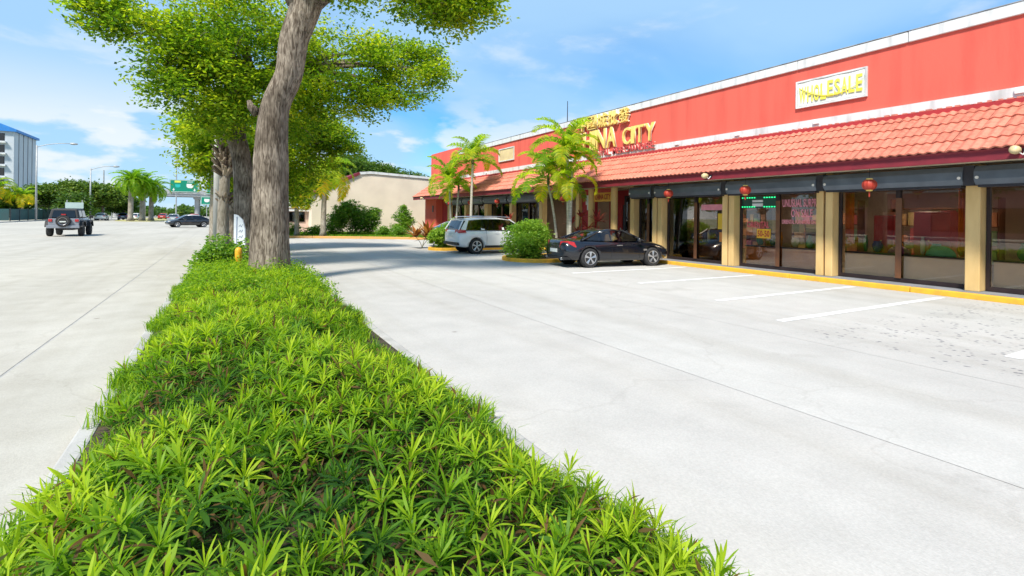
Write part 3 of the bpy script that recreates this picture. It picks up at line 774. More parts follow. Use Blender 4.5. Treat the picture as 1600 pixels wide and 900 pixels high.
def bark_mat(name, c1, c2, dark):
    m = bpy.data.materials.new(name); MATS[name] = m; m.use_nodes = True
    nt = m.node_tree; b = nt.nodes['Principled BSDF']; b.inputs['Roughness'].default_value = .92; b.inputs['Specular IOR Level'].default_value = .2
    tc = nt.nodes.new('ShaderNodeTexCoord')
    mp = nt.nodes.new('ShaderNodeMapping'); mp.inputs['Scale'].default_value = (1, 1, .17); nt.links.new(tc.outputs['Object'], mp.inputs[0])
    n1 = nt.nodes.new('ShaderNodeTexNoise'); n1.inputs['Scale'].default_value = 20; n1.inputs['Detail'].default_value = 9; n1.inputs['Distortion'].default_value = 1.1
    nt.links.new(mp.outputs[0], n1.inputs['Vector'])
    n2 = nt.nodes.new('ShaderNodeTexNoise'); n2.inputs['Scale'].default_value = 1.4; n2.inputs['Detail'].default_value = 5; nt.links.new(tc.outputs['Object'], n2.inputs['Vector'])
    r1 = nt.nodes.new('ShaderNodeValToRGB'); e = r1.color_ramp.elements
    e[0].position = .36; e[0].color = (*dark, 1); e[1].position = .62; e[1].color = (*c1, 1)
    nt.links.new(n1.outputs['Fac'], r1.inputs[0])
    r2 = nt.nodes.new('ShaderNodeValToRGB'); e = r2.color_ramp.elements
    e[0].position = .38; e[0].color = (1, 1, 1, 1); e[1].position = .66; e[1].color = (*c2, 1); nt.links.new(n2.outputs['Fac'], r2.inputs[0])
    mx = nt.nodes.new('ShaderNodeMixRGB'); mx.blend_type = 'MULTIPLY'; mx.inputs[0].default_value = 1
    nt.links.new(r1.outputs[0], mx.inputs[1]); nt.links.new(r2.outputs[0], mx.inputs[2]); nt.links.new(mx.outputs[0], b.inputs['Base Color'])
    bp = nt.nodes.new('ShaderNodeBump'); bp.inputs['Strength'].default_value = .9; bp.inputs['Distance'].default_value = .03
    nt.links.new(n1.outputs['Fac'], bp.inputs['Height']); nt.links.new(bp.outputs[0], b.inputs['Normal'])
    return m
M_bark = bark_mat('tree_bark', (0.37, 0.31, 0.245), (0.34, 0.32, 0.30), (0.10, 0.075, 0.055))
M_palmbark = bark_mat('palm_bark', (0.42, 0.38, 0.32), (0.7, 0.68, 0.62), (0.22, 0.19, 0.15))
M_ringbark = pmat('pale_palm_trunk', (0.50, 0.47, 0.40), (0.34, 0.31, 0.25), 9, .9, .5, 20, stretch=(.3, .3, 3))
M_boot = pmat('palm_boot', (0.28, 0.20, 0.13), (0.14, 0.095, 0.06), 8, .95, .4, 40)
_nt = M_boot.node_tree; _oi = _nt.nodes.new('ShaderNodeObjectInfo'); _rp = _nt.nodes.new('ShaderNodeValToRGB')
_rp.color_ramp.elements[0].color = (.07, .05, .035, 1); _rp.color_ramp.elements[1].color = (.46, .37, .27, 1)
_nt.links.new(_oi.outputs['Random'], _rp.inputs[0]); _nt.links.new(_rp.outputs[0], _nt.nodes['Principled BSDF'].inputs['Base Color'])
M_stem = pmat('green_stem', (0.16, 0.17, 0.06), (0.10, 0.09, 0.04), 6, .8)

def rand_dirs(n, flat=1.0, gen=rng):
    v = gen.normal(size=(n, 3)); v[:, 2] *= flat
    return v / np.linalg.norm(v, axis=1, keepdims=True)
def leaf_cloud(P, size, tint, up=.55, aspect=.5, gen=rng, droop=.0):
    """one pointed four-corner leaf at every point of P (n,3)"""
    n = len(P)
    d = gen.normal(size=(n, 3)); d[:, 2] = d[:, 2] * .45 - droop; d /= np.linalg.norm(d, axis=1, keepdims=True)
    nrm = gen.normal(size=(n, 3)) * (1 - up); nrm[:, 2] += up
    s = np.cross(nrm, d); s /= np.maximum(np.linalg.norm(s, axis=1, keepdims=True), 1e-6)
    L = size * gen.uniform(.7, 1.3, (n, 1)); W = L * aspect
    nn = np.cross(d, s)
    V = np.empty((n, 4, 3)); V[:, 0] = P; V[:, 1] = P + d * L * .5 + s * W * .5 + nn * L * .06; V[:, 2] = P + d * L; V[:, 3] = P + d * L * .5 - s * W * .5 + nn * L * .06
    return V.reshape(-1, 3), np.arange(4 * n).reshape(n, 4), tint
def crown_points(lobes, per_m2, spray, spray_r, gen=rng, fill=.35, clump=.40, flat=(1.25, 1.25, .75), reach=(.5, 1.05)):
    """each lobe is a cluster of uneven clumps, each clump a handful of leaf sprays; returns points, tints, twig centres"""
    Ps = []; Ts = []; C = []
    for (cx, cy, cz, rx, ry, rz) in lobes:
        rm = (rx * ry * rz) ** (1 / 3)
        n = int(per_m2 * 4 * math.pi * ((rx * ry) ** .8 + (rx * rz) ** .8 + (ry * rz) ** .8) / 3)
        K = max(7, min(26, int(11 * rm + 5)))
        sd = rand_dirs(K, gen=gen); sc_ = np.array([cx, cy, cz]) + sd * gen.uniform(*reach, (K, 1)) * np.array([rx, ry, rz])
        sr = rm * clump * gen.uniform(.6, 1.3, K); st_ = gen.normal(size=K) * .15
        idx = gen.choice(K, n, p=(sr ** 2) / (sr ** 2).sum())
        d = rand_dirs(n, gen=gen); rad = gen.uniform(fill, 1.0, (n, 1)) ** .5
        c = sc_[idx] + d * rad * sr[idx][:, None] * np.array(flat)
        tw = gen.normal(size=(n, 1)) * .10 + .52 + st_[idx][:, None]
        C.append(c)
        off = gen.normal(size=(n, spray, 3)) * np.array([spray_r, spray_r, spray_r * .38])
        off[:, :, 2] -= np.linalg.norm(off[:, :, :2], axis=2) * .18
        Ps.append((c[:, None, :] + off).reshape(-1, 3))
        Ts.append(np.clip(tw + gen.normal(size=(n, spray)) * .14, 0, 1).reshape(-1))
    return np.concatenate(Ps), np.concatenate(Ts), np.concatenate(C)
def bez(a, b, c, n):
    a, b, c = Vector(a), Vector(b), Vector(c)
    return [a * (1 - t) ** 2 + b * 2 * t * (1 - t) + c * t * t for t in np.linspace(0, 1, n)]
def rough_trunk(path, radii, n=28, amp=.05, seed=0, name='trunk', mat=None, parent=None, sub=4):
    """trunk swept along a path with lumpy, fluted bark outline"""
    path = [Vector(p) for p in path]; P = []; RR = []
    for i in range(len(path) - 1):
        p0 = path[max(i - 1, 0)]; p1 = path[i]; p2 = path[i + 1]; p3 = path[min(i + 2, len(path) - 1)]
        for k in range(sub):
            t = k / sub
            P.append(.5 * ((2 * p1) + (p2 - p0) * t + (2 * p0 - 5 * p1 + 4 * p2 - p3) * t * t + (3 * p1 - p0 - 3 * p2 + p3) * t ** 3)); RR.append(radii[i] * (1 - t) + radii[i + 1] * t)
    P.append(path[-1]); RR.append(radii[-1])
    mb = MB(); mb.tube(P, RR, n)
    rs = random.Random(seed); ph = [rs.uniform(0, 6.28) for _ in range(8)]
    for i in range(len(P)):
        for k in range(n):
            a = 2 * math.pi * k / n; z = P[i].z
            f = amp * (.5 * math.sin(3 * a + ph[0] + z * .5) + .35 * math.sin(7 * a + ph[1] + z * 1.7) + .3 * math.sin(2 * a + z * 2.3 + ph[2]) + .35 * math.sin(11 * a + z * 3 + ph[3]))
            v = Vector(mb.v[i * n + k]); mb.v[i * n + k] = tuple(P[i] + (v - P[i]) * (1 + f))
    return mb.build(name, mat or M_bark, parent, smooth=True)

def tree(base, path, radii, lobes, label, group, per_m2=26, spray=12, spray_r=.2, leaf=.11, seed=1, mat=None, limbs_from=None, twigs=True, name='shade_tree', amp=.05):
    t = empty(name, base); tag(t, label, 'tree', group)
    gen = np.random.default_rng(seed); rs = random.Random(seed)
    L = lambda p: (p[0] - base[0], p[1] - base[1], p[2] - base[2])
    rough_trunk([L(p) for p in path], radii, seed=seed, parent=t, amp=amp)
    P, T, C = crown_points(lobes, per_m2, spray, spray_r, gen)
    V, F, T = leaf_cloud(P - np.array(base), leaf, T, gen=gen, droop=.15)
    link('crown', arrays_mesh('crown', V, F, mat or L_tree, T), t)
    top = Vector(path[limbs_from if limbs_from is not None else -1]); r0 = radii[-1]
    for k, lb in enumerate(lobes):
        c = Vector(lb[:3]); src = top + Vector((0, 0, rs.uniform(-.3, .2)))
        mid = (src + c) / 2 + Vector((rs.uniform(-.4, .4), rs.uniform(-.4, .4), .35 + rs.uniform(0, .4)))
        pts = bez(src, mid, c, 9); r1 = min(r0 * .55, .05 + .035 * (c - src).length)
        MB().tube([L(p) for p in pts], [r1 * (1 - .75 * i / 8) for i in range(9)], 7).build('limb', M_bark, t, smooth=True)
    if twigs:
        mb = MB(); pick = gen.permutation(len(C))[:min(len(C), 260)]
        cent = np.array([l[:3] for l in lobes])
        for i in pick:
            c = C[i]; j = np.argmin(((cent - c) ** 2).sum(1)); a = Vector(cent[j]) * .7 + Vector(C[i]) * .3 ; b = Vector(c)
            mb.tube([L(q) for q in bez(a, (a + b) / 2 + Vector((0, 0, .15)), b, 4)], [.022, .016, .011, .005], 4, caps=False)
        mb.build('twigs', M_bark, t)['kind'] = 'stuff'
    return t

# nearest street tree: leaning trunk, crown mostly above the picture
tree((1.0, 13.8, .1), [(1.0, 13.8, .0), (1.0, 13.8, .5), (.99, 13.8, 1.7), (.98, 13.8, 3.0), (1.06, 13.78, 4.3), (1.34, 13.66, 5.1), (1.45, 13.6, 6.0), (1.72, 13.5, 6.9), (1.85, 13.45, 7.6)],
     [.58, .46, .415, .385, .33, .315, .325, .35, .27],
     [(2.9, 12.9, 7.5, 1.5, 1.5, .75), (4.4, 12.6, 7.65, 1.4, 1.5, .8), (5.4, 12.4, 7.5, .95, 1.1, .75), (5.2, 12.4, 6.85, .55, .7, .45), (1.0, 14.2, 8.5, 1.5, 1.5, .7)],
     'big leaning grey trunked street tree nearest the camera in the hedge bed', 'street trees along the planting strip', per_m2=26, spray=11, spray_r=.19, leaf=.125, seed=3, amp=.06)
# limb stub and knot on that trunk are part of it
near_tree = bpy.data.objects['shade_tree']
st = MB().tube([(-.32, .12, 4.05), (-.46, .18, 4.2), (-.50, .20, 4.34)], [.13, .09, .05], 9).build('limb_stub', M_bark, near_tree, smooth=True)
# fork limbs
MB().tube([(.62, -.28, 6.6), (.25, -.1, 7.4), (-.5, .1, 8.2), (-1.2, .1, 8.6)], [.28, .24, .17, .09], 14).build('limb', M_bark, near_tree, smooth=True)
MB().tube([(.70, -.30, 6.7), (1.3, -.6, 7.2), (2.4, -.9, 7.5), (3.8, -1.2, 7.6)], [.28, .2, .13, .06], 14).build('limb', M_bark, near_tree, smooth=True)

tree((.62, 19.0, .05), [(.62, 19.0, 0), (.62, 19.0, .6), (.58, 19.0, 2.2), (.5, 19.05, 3.4), (.32, 19.1, 4.4), (.4, 19.1, 5.3), (.9, 19.0, 6.2)],
     [.40, .34, .31, .29, .28, .26, .22],
     [(-0.82, 17.0, 5.26, 1.05, 1.2, 0.75), (-0.27, 17.0, 4.65, 0.88, 1.01, 0.63), (-1.38, 16.8, 5.78, 0.79, 0.9, 0.57), (1.91, 18.4, 4.76, 0.95, 1.1, 0.69), (4.42, 17.1, 5.67, 0.68, 0.79, 0.49),
      (-3.0, 17.2, 7.03, 0.57, 0.66, 0.41), (-3.33, 17.2, 7.21, 0.43, 0.5, 0.31), (-2.56, 17.4, 6.97, 0.83, 0.96, 0.6),
      (-1.75, 17.2, 6.64, 1.06, 1.22, 0.76),
      (-0.84, 17.2, 6.44, 1.28, 1.47, 0.92),
      (-0.01, 17.4, 5.89, 1.25, 1.44, 0.9),
      (0.63, 17.8, 7.21, 1.58, 1.82, 1.14),
      (-0.41, 18.4, 7.99, 1.58, 1.82, 1.14),
      (1.11, 18.0, 5.43, 1.26, 1.45, 0.91),
      (0.28, 18.2, 4.72, 0.96, 1.1, 0.69),
      (3.1, 17.8, 6.49, 1.23, 1.42, 0.89),
      (4.32, 17.6, 6.85, 1.27, 1.46, 0.91),
      (5.51, 17.4, 6.8, 1.12, 1.28, 0.8),
      (6.43, 17.2, 6.8, 0.68, 0.78, 0.49),
      (3.78, 17.4, 5.75, 0.96, 1.1, 0.69),
      (5.28, 17.2, 5.88, 0.75, 0.86, 0.54),
      (2.77, 18.2, 5.46, 0.9, 1.04, 0.65),
      (2.24, 19.0, 7.76, 1.55, 1.78, 1.11),
      (6.28, 18, 7.49, 0.8, 0.92, 0.57),
      (5.14, 18.2, 7.7, 0.83, 0.95, 0.6)],
     'spreading yellow green tree just behind the leaning trunk, widest crown of the row', 'street trees along the planting strip', per_m2=22, spray=10, spray_r=.17, leaf=.125, seed=5)
tree((.5, 27.5, .05), [(.5, 27.5, 0), (.5, 27.5, 1.5), (.4, 27.4, 3.2), (.6, 27.4, 5.0)], [.30, .26, .24, .18],
     [(-0.99, 24.5, 5.03, 0.99, 1.14, 0.71), (-0.76, 24.6, 4.01, 0.95, 1.09, 0.68), (0.01, 24.4, 4.84, 1.06, 1.22, 0.77), (3.05, 25.5, 6.28, 1.33, 1.53, 0.96), (4.47, 25.4, 5.35, 1.03, 1.19, 0.74), (0.22, 25, 3.02, 0.99, 1.13, 0.71),
      (-0.6, 26.2, 4.75, 1.0, 1.2, 0.75),
      (-0.98, 26.6, 5.46, 1.14, 1.31, 0.82),
      (-0.1, 26.0, 3.7, 1.0, 1.2, 0.8),
      (0.27, 26.4, 4.45, 1.45, 1.66, 1.04),
      (1.62, 27, 3.88, 1.82, 2.1, 1.31),
      (3.2, 26.6, 5.49, 1.55, 1.78, 1.11),
      (4.17, 26.3, 5.75, 1.12, 1.29, 0.81),
      (4.94, 26, 4.94, 0.75, 0.87, 0.54),
      (3.56, 26.6, 4.34, 1.31, 1.51, 0.94),
      (2.84, 27, 3.02, 1.25, 1.43, 0.9),
      (1.3, 27.5, 5.81, 1.85, 2.12, 1.33),
      (-0.04, 27, 5.61, 1.29, 1.49, 0.93)],
     'lower yellow green tree filling the gap behind the two nearer street trees', 'street trees along the planting strip', per_m2=20, spray=9, spray_r=.2, leaf=.16, seed=8)
tree((.3, 38.0, .05), [(.3, 38.0, 0), (.3, 38.0, 2.0), (.3, 38.0, 4.0)], [.25, .2, .15],
     [(1.0, 37.5, 4.6, 1.2, 1.3, 1.3), (2.2, 37.6, 4.3, 1.5, 1.4, 1.2), (1.2, 37.5, 6.1, 1.7, 1.5, 1.1)],
     'farthest yellow green street tree glimpsed low behind the trunks', 'street trees along the planting strip', per_m2=16, spray=11, spray_r=.24, leaf=.15, seed=9)

# ---------------------------------------------------------------- bedding plants
def rosette_templates(k, leaves, seed, length=.145, width=.021):
    out = []; gen = random.Random(seed)
    for _ in range(k):
        vs = []; fs = []; tn = []
        for j in range(leaves):
            a = j * 2.399 + gen.uniform(-.3, .3); frac = j / leaves
            el = R(82 - 74 * frac ** .75 + gen.uniform(-10, 10)); L = length * (.5 + .62 * math.sin(math.pi * (.2 + .5 * frac))) * gen.uniform(.8, 1.15)
            w = width * gen.uniform(.8, 1.2) * (.65 + .5 * frac); tw = gen.uniform(-.6, .6)
            d = Vector((math.cos(a), math.sin(a), 0)); s = Vector((-math.sin(a), math.cos(a), 0)); o = len(vs)
            p = d * .004 + Vector((0, 0, .06 * (1 - frac)))
            ang = el; seg = L / 4
            for q in range(5):
                ww = w * (.35, .75, 1.0, .85, .22)[q] / 2
                sv = s * math.cos(tw) + Vector((0, 0, 1)) * math.sin(tw) * .5
                vs += [p - sv * ww, p + sv * ww]
                p = p + (d * math.cos(ang) + Vector((0, 0, 1)) * math.sin(ang)) * seg; ang -= R(6 + 15 * frac * gen.uniform(.4, 1.5))
            fs += [(o + 2 * q, o + 2 * q + 1, o + 2 * q + 3, o + 2 * q + 2) for q in range(4)]
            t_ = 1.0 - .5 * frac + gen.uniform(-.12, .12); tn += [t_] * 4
        out.append((np.array([tuple(v) for v in vs]), np.array(fs), np.array(tn)))
    return out
def scatter(templates, pts, scale, yaw, tilt, tshift, gen):
    Vs = []; Fs = []; Ts = []; o = 0
    ti = gen.integers(0, len(templates), len(pts))
    for i, p in enumerate(pts):
        v, f, t = templates[ti[i]]
        c, s = math.cos(yaw[i]), math.sin(yaw[i]); ax, ay = tilt[i]
        q = v * scale[i]
        x = q[:, 0] * c - q[:, 1] * s; y = q[:, 0] * s + q[:, 1] * c
        z = q[:, 2]; X = x + z * ax; Y = y + z * ay; Z = z - x * ax - y * ay
        Vs.append(np.stack([X, Y, Z], 1) + p); Fs.append(f + o); o += len(v)
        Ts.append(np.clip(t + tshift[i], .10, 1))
    T = np.concatenate(Ts); return np.concatenate(Vs), np.concatenate(Fs), T
gen = np.random.default_rng(21)
tp = rosette_templates(10, 21, 4)
def edge_l(y): return -.60 + .10 * math.sin(y * 1.9) + .07 * math.sin(y * 4.7 + 1) - .26 * max(0, min(1, (5.0 - y) / 2.5))
def edge_r(y): return 1.52 + .54 * max(0, min(1, (3.0 - y) / 1.5)) + .17 * math.sin(y * 1.5 + 2) + .10 * math.sin(y * 3.9) + (.12 if y > 9 else 0)
pts = []; sc = []; sh = []; tl = []
for layer in range(3):
    y = .2
    while y < 15.0:
        step = (.155, .15, .14)[layer]
        x = edge_l(y) + gen.uniform(0, step)
        while x < edge_r(y):
            xx, yy = x + gen.normal() * .04, y + gen.normal() * .04
            if (xx - 1.0) ** 2 + (yy - 13.8) ** 2 > .62 ** 2:
                e = min(1, max(0, min(xx - edge_l(yy), edge_r(yy) - xx)) / .75)
                hgt = .03 + .19 * e * (1.0 + .25 * math.sin(xx * 2.7 + yy * 1.1) + .15 * math.sin(yy * 3.3 - xx))
                if yy > 9.5: hgt *= .8
                patch = math.sin(xx * 2.1 + 1.3 * math.sin(yy * .9)) * math.sin(yy * 1.7 + xx)
                if layer == 0 and patch < -.62: x += step; continue
                hgt += .05 * patch
                pts.append((xx, yy, mound(xx, yy) + (hgt, hgt * .72, hgt * .35)[layer] + gen.normal() * .035))
                sc.append((.70 if yy < 3.2 else .76) * gen.uniform(.7, 1.3) * (1.05, .95, .9)[layer])
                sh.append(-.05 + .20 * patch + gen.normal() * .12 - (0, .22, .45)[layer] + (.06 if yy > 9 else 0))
                lean = .35 * (1 - e) * (-1 if xx < .6 else 1); tl.append((lean + gen.normal() * .22, gen.normal() * .22))
            x += step * gen.uniform(.85, 1.15)
        y += step
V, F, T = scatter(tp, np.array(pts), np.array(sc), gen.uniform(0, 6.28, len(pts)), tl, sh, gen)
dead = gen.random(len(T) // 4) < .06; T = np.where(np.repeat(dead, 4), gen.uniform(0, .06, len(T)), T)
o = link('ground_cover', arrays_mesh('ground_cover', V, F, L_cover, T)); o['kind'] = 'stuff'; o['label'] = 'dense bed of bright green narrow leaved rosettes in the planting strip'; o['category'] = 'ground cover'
# stems, fallen leaves and twigs under the rosettes
mb = MB()
for i in range(0, len(pts), 2):
    p = pts[i]; mb.tube([(p[0] + gen.normal() * .02, p[1] + gen.normal() * .02, mound(p[0], p[1]) - .02), p], [.008, .005], 4, caps=False)
o = mb.build('plant_stems', M_stem); o['kind'] = 'stuff'; o['label'] = 'thin stems under the green rosettes of the planting strip'; o['category'] = 'stems'
n = 9000; P = np.stack([gen.uniform(-.9, 2.1, n), gen.uniform(.5, 15, n), np.zeros(n)], 1)
P[:, 2] = [mound(a, b_) + .02 + abs(gen.normal()) * .09 for a, b_ in P[:, :2]]
P = P[[edge_l(b_) + .05 < a < edge_r(b_) - .1 for a, b_ in P[:, :2]]]; n = len(P)
V, F, T = leaf_cloud(P, .085, gen.uniform(0, .08, n), up=.8, aspect=.22, gen=gen)
o = link('leaf_litter', arrays_mesh('leaf_litter', V, F, L_cover, T)); o['kind'] = 'stuff'; o['label'] = 'brown fallen leaves lying among the bedding plants'; o['category'] = 'leaf litter'
# finer, fringe-like grass along the edges and low cover round the trunk
def blades(P, L, w, gen, tint):
    n = len(P); a = gen.uniform(0, 6.28, n); d = np.stack([np.cos(a), np.sin(a), np.zeros(n)], 1); s = np.stack([-np.sin(a), np.cos(a), np.zeros(n)], 1)
    Lr = L * gen.uniform(.6, 1.3, (n, 1)); lean = gen.uniform(.2, .9, (n, 1)); up = np.array([0, 0, 1.0])
    p1 = P + (up * .75 + d * lean * .35) * Lr * .6; p2 = p1 + (up * .25 + d * lean * .8) * Lr * .5
    V = np.stack([P - s * w / 2, P + s * w / 2, p1 + s * w / 2, p1 - s * w / 2, p2 + s * w * .1, p2 - s * w * .1], 1).reshape(-1, 3)
    b_ = np.arange(n)[:, None] * 6
    F = np.concatenate([b_ + np.array([0, 1, 2, 3]), b_ + np.array([3, 2, 4, 5])], 1).reshape(-1, 4)
    return V, F, np.repeat(tint, 2)
n = 26000; yy = gen.uniform(.6, 15.2, n); side = gen.random(n) < .5
xx = np.where(side, [edge_l(a) for a in yy], [edge_r(a) for a in yy]) + gen.normal(size=n) * .09 + np.where(side, -.06, .06)
keep = gen.random(n) < .75; xx, yy = xx[keep], yy[keep]
P = np.stack([xx, yy, np.array([mound(a, b_) for a, b_ in zip(xx, yy)])], 1)
P = P[(P[:, 0] > -.93) & (P[:, 0] < 1.97)]
P = P[[math.sin(b_ * 2.3 + a) + math.sin(b_ * 5.1) > -.9 for a, b_ in P[:, :2]]]
V, F, T = blades(P, .21, .008, gen, np.clip(gen.normal(size=len(P)) * .15 + .7, .15, 1))
o = link('fringe_grass', arrays_mesh('fringe_grass', V, F, L_cover, T)); o['kind'] = 'stuff'; o['label'] = 'fine grass fringing both edges of the planting strip'; o['category'] = 'grass'
n = 16000; P = np.stack([gen.uniform(-.7, 1.9, n), gen.uniform(9.8, 15.2, n), np.zeros(n)], 1)
P = P[((P[:, 0] - 1) ** 2 + (P[:, 1] - 13.8) ** 2) > .3]
P[:, 2] = [mound(a, b_) + .12 + abs(gen.normal()) * .12 for a, b_ in P[:, :2]]
V, F, T = leaf_cloud(P, .055, np.clip(gen.normal(size=len(P)) * .16 + .68, .12, 1), up=.6, gen=gen)
o = link('low_cover', arrays_mesh('low_cover', V, F, L_cover, T)); o['kind'] = 'stuff'; o['label'] = 'small leaved bright cover round the foot of the leaning tree'; o['category'] = 'ground cover'
n = 26000; P = np.stack([gen.uniform(-.68, 1.2, n), gen.uniform(15.4, 40, n), np.zeros(n)], 1); P[:, 2] = .09 + abs(gen.normal(size=n)) * .13
V, F, T = leaf_cloud(P, .10, np.clip(gen.normal(size=n) * .16 + .62, .12, 1), up=.6, gen=gen)
o = link('strip_cover', arrays_mesh('strip_cover', V, F, L_cover, T)); o['kind'] = 'stuff'; o['label'] = 'low green cover along the narrow strip behind the street trees'; o['category'] = 'ground cover'
n = 30000; P = np.stack([gen.uniform(1.6, 14.0, n), gen.uniform(33, 46, n), np.zeros(n)], 1); P[:, 2] = .10
P = P[P[:, 1] > 41.3 - .55 * P[:, 0] + .5]
V, F, T = blades(P, .22, .03, gen, np.clip(gen.normal(size=len(P)) * .15 + .6, .15, 1))
o = link('lawn_grass', arrays_mesh('lawn_grass', V, F, L_cover, T)); o['kind'] = 'stuff'; o['label'] = 'grass and low weeds behind the orange kerb'; o['category'] = 'grass'

# ---------------------------------------------------------------- bushes
def bush(base, lobes, label, leaf=.09, per_m2=60, mat=None, seed=1, aspect=.5, stems=7, tint=.0, spray=6, spray_r=.07, name='bush', group=None, cat='bush'):
    t = empty(name, base); tag(t, label, cat, group); gen = np.random.default_rng(seed)
    P, T, C = crown_points(lobes, per_m2, spray, spray_r, gen, fill=.5, clump=.5, flat=(1, 1, 1), reach=(.35, .72))
    P[:, 2] = np.maximum(P[:, 2], .03)
    V, F, T = leaf_cloud(P, leaf, np.clip(T + .1 + tint, 0, 1), up=.45, aspect=aspect, gen=gen)
    link('foliage', arrays_mesh('foliage', V, F, mat or L_bush, T), t)
    for k in range(stems):
        l = lobes[k % len(lobes)]; a = k * 2.4
        MB().tube(bez((.1 * math.cos(a), .1 * math.sin(a), 0), (l[0] * .3, l[1] * .3, l[2] * .6), (l[0] + .3 * l[3] * math.cos(a), l[1] + .3 * l[4] * math.sin(a), l[2]), 6), [.025, .022, .018, .014, .01, .006], 5).build('stem', M_stem, t)
    return t
bush((10.4, 17.05, .1), [(0, 0, .72, .98, .9, .70), (-.35, -.3, .62, .55, .5, .5), (.4, -.2, .66, .55, .5, .5), (0, .3, .95, .65, .55, .5), (.1, -.1, 1.1, .6, .55, .4), (-.25, 0, .45, .95, .85, .45), (.45, .1, .9, .6, .5, .5)],
     'rounded clipped light green bush on the island between the two parked cars', leaf=.085, per_m2=95, seed=31, tint=.16)
bush((8.7, 41.0, .1), [(0, 0, 1.1, 2.0, 1.2, 1.1), (-1.2, -.2, 1.0, 1.0, 1.0, .9), (1.1, -.2, 1.1, 1.1, 1.0, 1.0), (.1, -.1, 1.9, 1.2, 1.0, .75), (-.7, 0, 1.7, .9, .9, .7), (1.6, 0, 1.6, .7, .7, .6)],
     'wide dark green bushy shrub beside the beige building', leaf=.22, per_m2=30, seed=32, aspect=.28, tint=-.12)
bush((12.5, 40.2, .1), [(0, 0, .9, 1.0, .9, .9), (0, 0, 1.6, .7, .7, .6), (-.4, -.2, .5, .8, .7, .5), (.5, 0, 1.2, .6, .6, .6), (0, 0, 2.2, .35, .35, .4)],
     'upright yellow green shrub between the wide shrub and the red pier', leaf=.16, per_m2=34, seed=33, aspect=.35, tint=.1)
for k, (x, y, w) in enumerate(((4.0, 41.3, 1.3), (5.6, 40.7, 1.0), (10.4, 38.6, .8), (11.4, 37.6, .9))):
    bush((x, y, .1), [(0, 0, .35, w, .6, .4), (w * .4, 0, .45, w * .5, .5, .35)], ('low hedge clump at the left end of the orange kerb', 'low hedge clump in front of the beige building window', 'small weedy clump in front of the wide shrub', 'small weedy clump below the upright shrub')[k],
         leaf=.13, per_m2=34, seed=40 + k, aspect=.4, stems=4, group='low clumps behind the orange kerb')
bush((.05, 16.6, .1), [(0, 0, .42, .72, .7, .42), (.35, .2, .5, .5, .5, .38), (-.35, -.1, .35, .45, .5, .32)], 'leafy bush at the foot of the boot covered palm beside the yellow bollard', leaf=.11, per_m2=60, seed=51, tint=.12, aspect=.4)
bush((9.5, 23.75, .12), [(0, 0, .55, .6, .55, .55), (.4, 0, .85, .55, .5, .5), (-.2, .2, .6, .5, .5, .5)], 'bright green plant on the island left of the white car', leaf=.16, per_m2=50, seed=53, tint=.2, aspect=.45, stems=5)

def cordyline(base, h, n, label, seed, group=None, scale=1.0, mat=None):
    t = empty('red_cordyline', base); tag(t, label, 'plant', group); rs = random.Random(seed)
    for k in range(3):
        a = k * 2.1 + rs.random(); tip = (.22 * math.cos(a) * scale, .22 * math.sin(a) * scale, h * (.55 + .2 * k))
        MB().tube(bez((0, 0, 0), (tip[0] * .2, tip[1] * .2, tip[2] * .6), tip, 6), .014, 5).build('stem', M_stem, t)
        V = []; F = []; T = []
        for j in range(n):
            b = j * 2.4 + rs.uniform(-.3, .3); el = R(rs.uniform(5, 75)); L = rs.uniform(.35, .6) * scale; w = .05 * scale
            d = Vector((math.cos(b) * math.cos(el), math.sin(b) * math.cos(el), math.sin(el))); s = Vector((-math.sin(b), math.cos(b), 0)); p = Vector(tip); o_ = len(V)
            for q, ww in enumerate((.3, 1, .85, .05)):
                V += [tuple(p - s * w * ww), tuple(p + s * w * ww)]; p = p + d * L / 3; d = (d - Vector((0, 0, .22))).normalized()
            F += [(o_ + 2 * q, o_ + 2 * q + 1, o_ + 2 * q + 3, o_ + 2 * q + 2) for q in range(3)]; T += [rs.random()] * 3
        link('leaf_tuft', arrays_mesh('leaf_tuft', V, F, mat or L_red, T), t)
for k, (x, y, h, lb, s_) in enumerate(((13.9, 17.5, 1.5, 'tall red leaved plant in front of the entrance behind the black car roof', 1.25), (13.4, 18.1, 1.7, 'smaller red leaved plant left of the entrance column', 1.0), (13.9, 25.2, 1.45, 'red leaved plant showing over the right end of the white car', 1.0),
                                (13.8, 30.2, 1.5, 'red leaved plant between the far palm trunks', 1.0), (13.6, 32.0, 1.5, 'red leaved plant left of the far palm trunks', .9))):
    cordyline((x, y, .1), h, 16, lb, 60 + k, 'red leaved plants along the shop front', s_)
cordyline((8.9, 25.2, .02), .75, 24, 'rust brown drooping leaved plant at the bend of the orange kerb', 71, None, 1.6, leaf_mat('rust_leaf', [(0, (.16, .06, .02)), (1, (.5, .2, .04))], trans=.3))

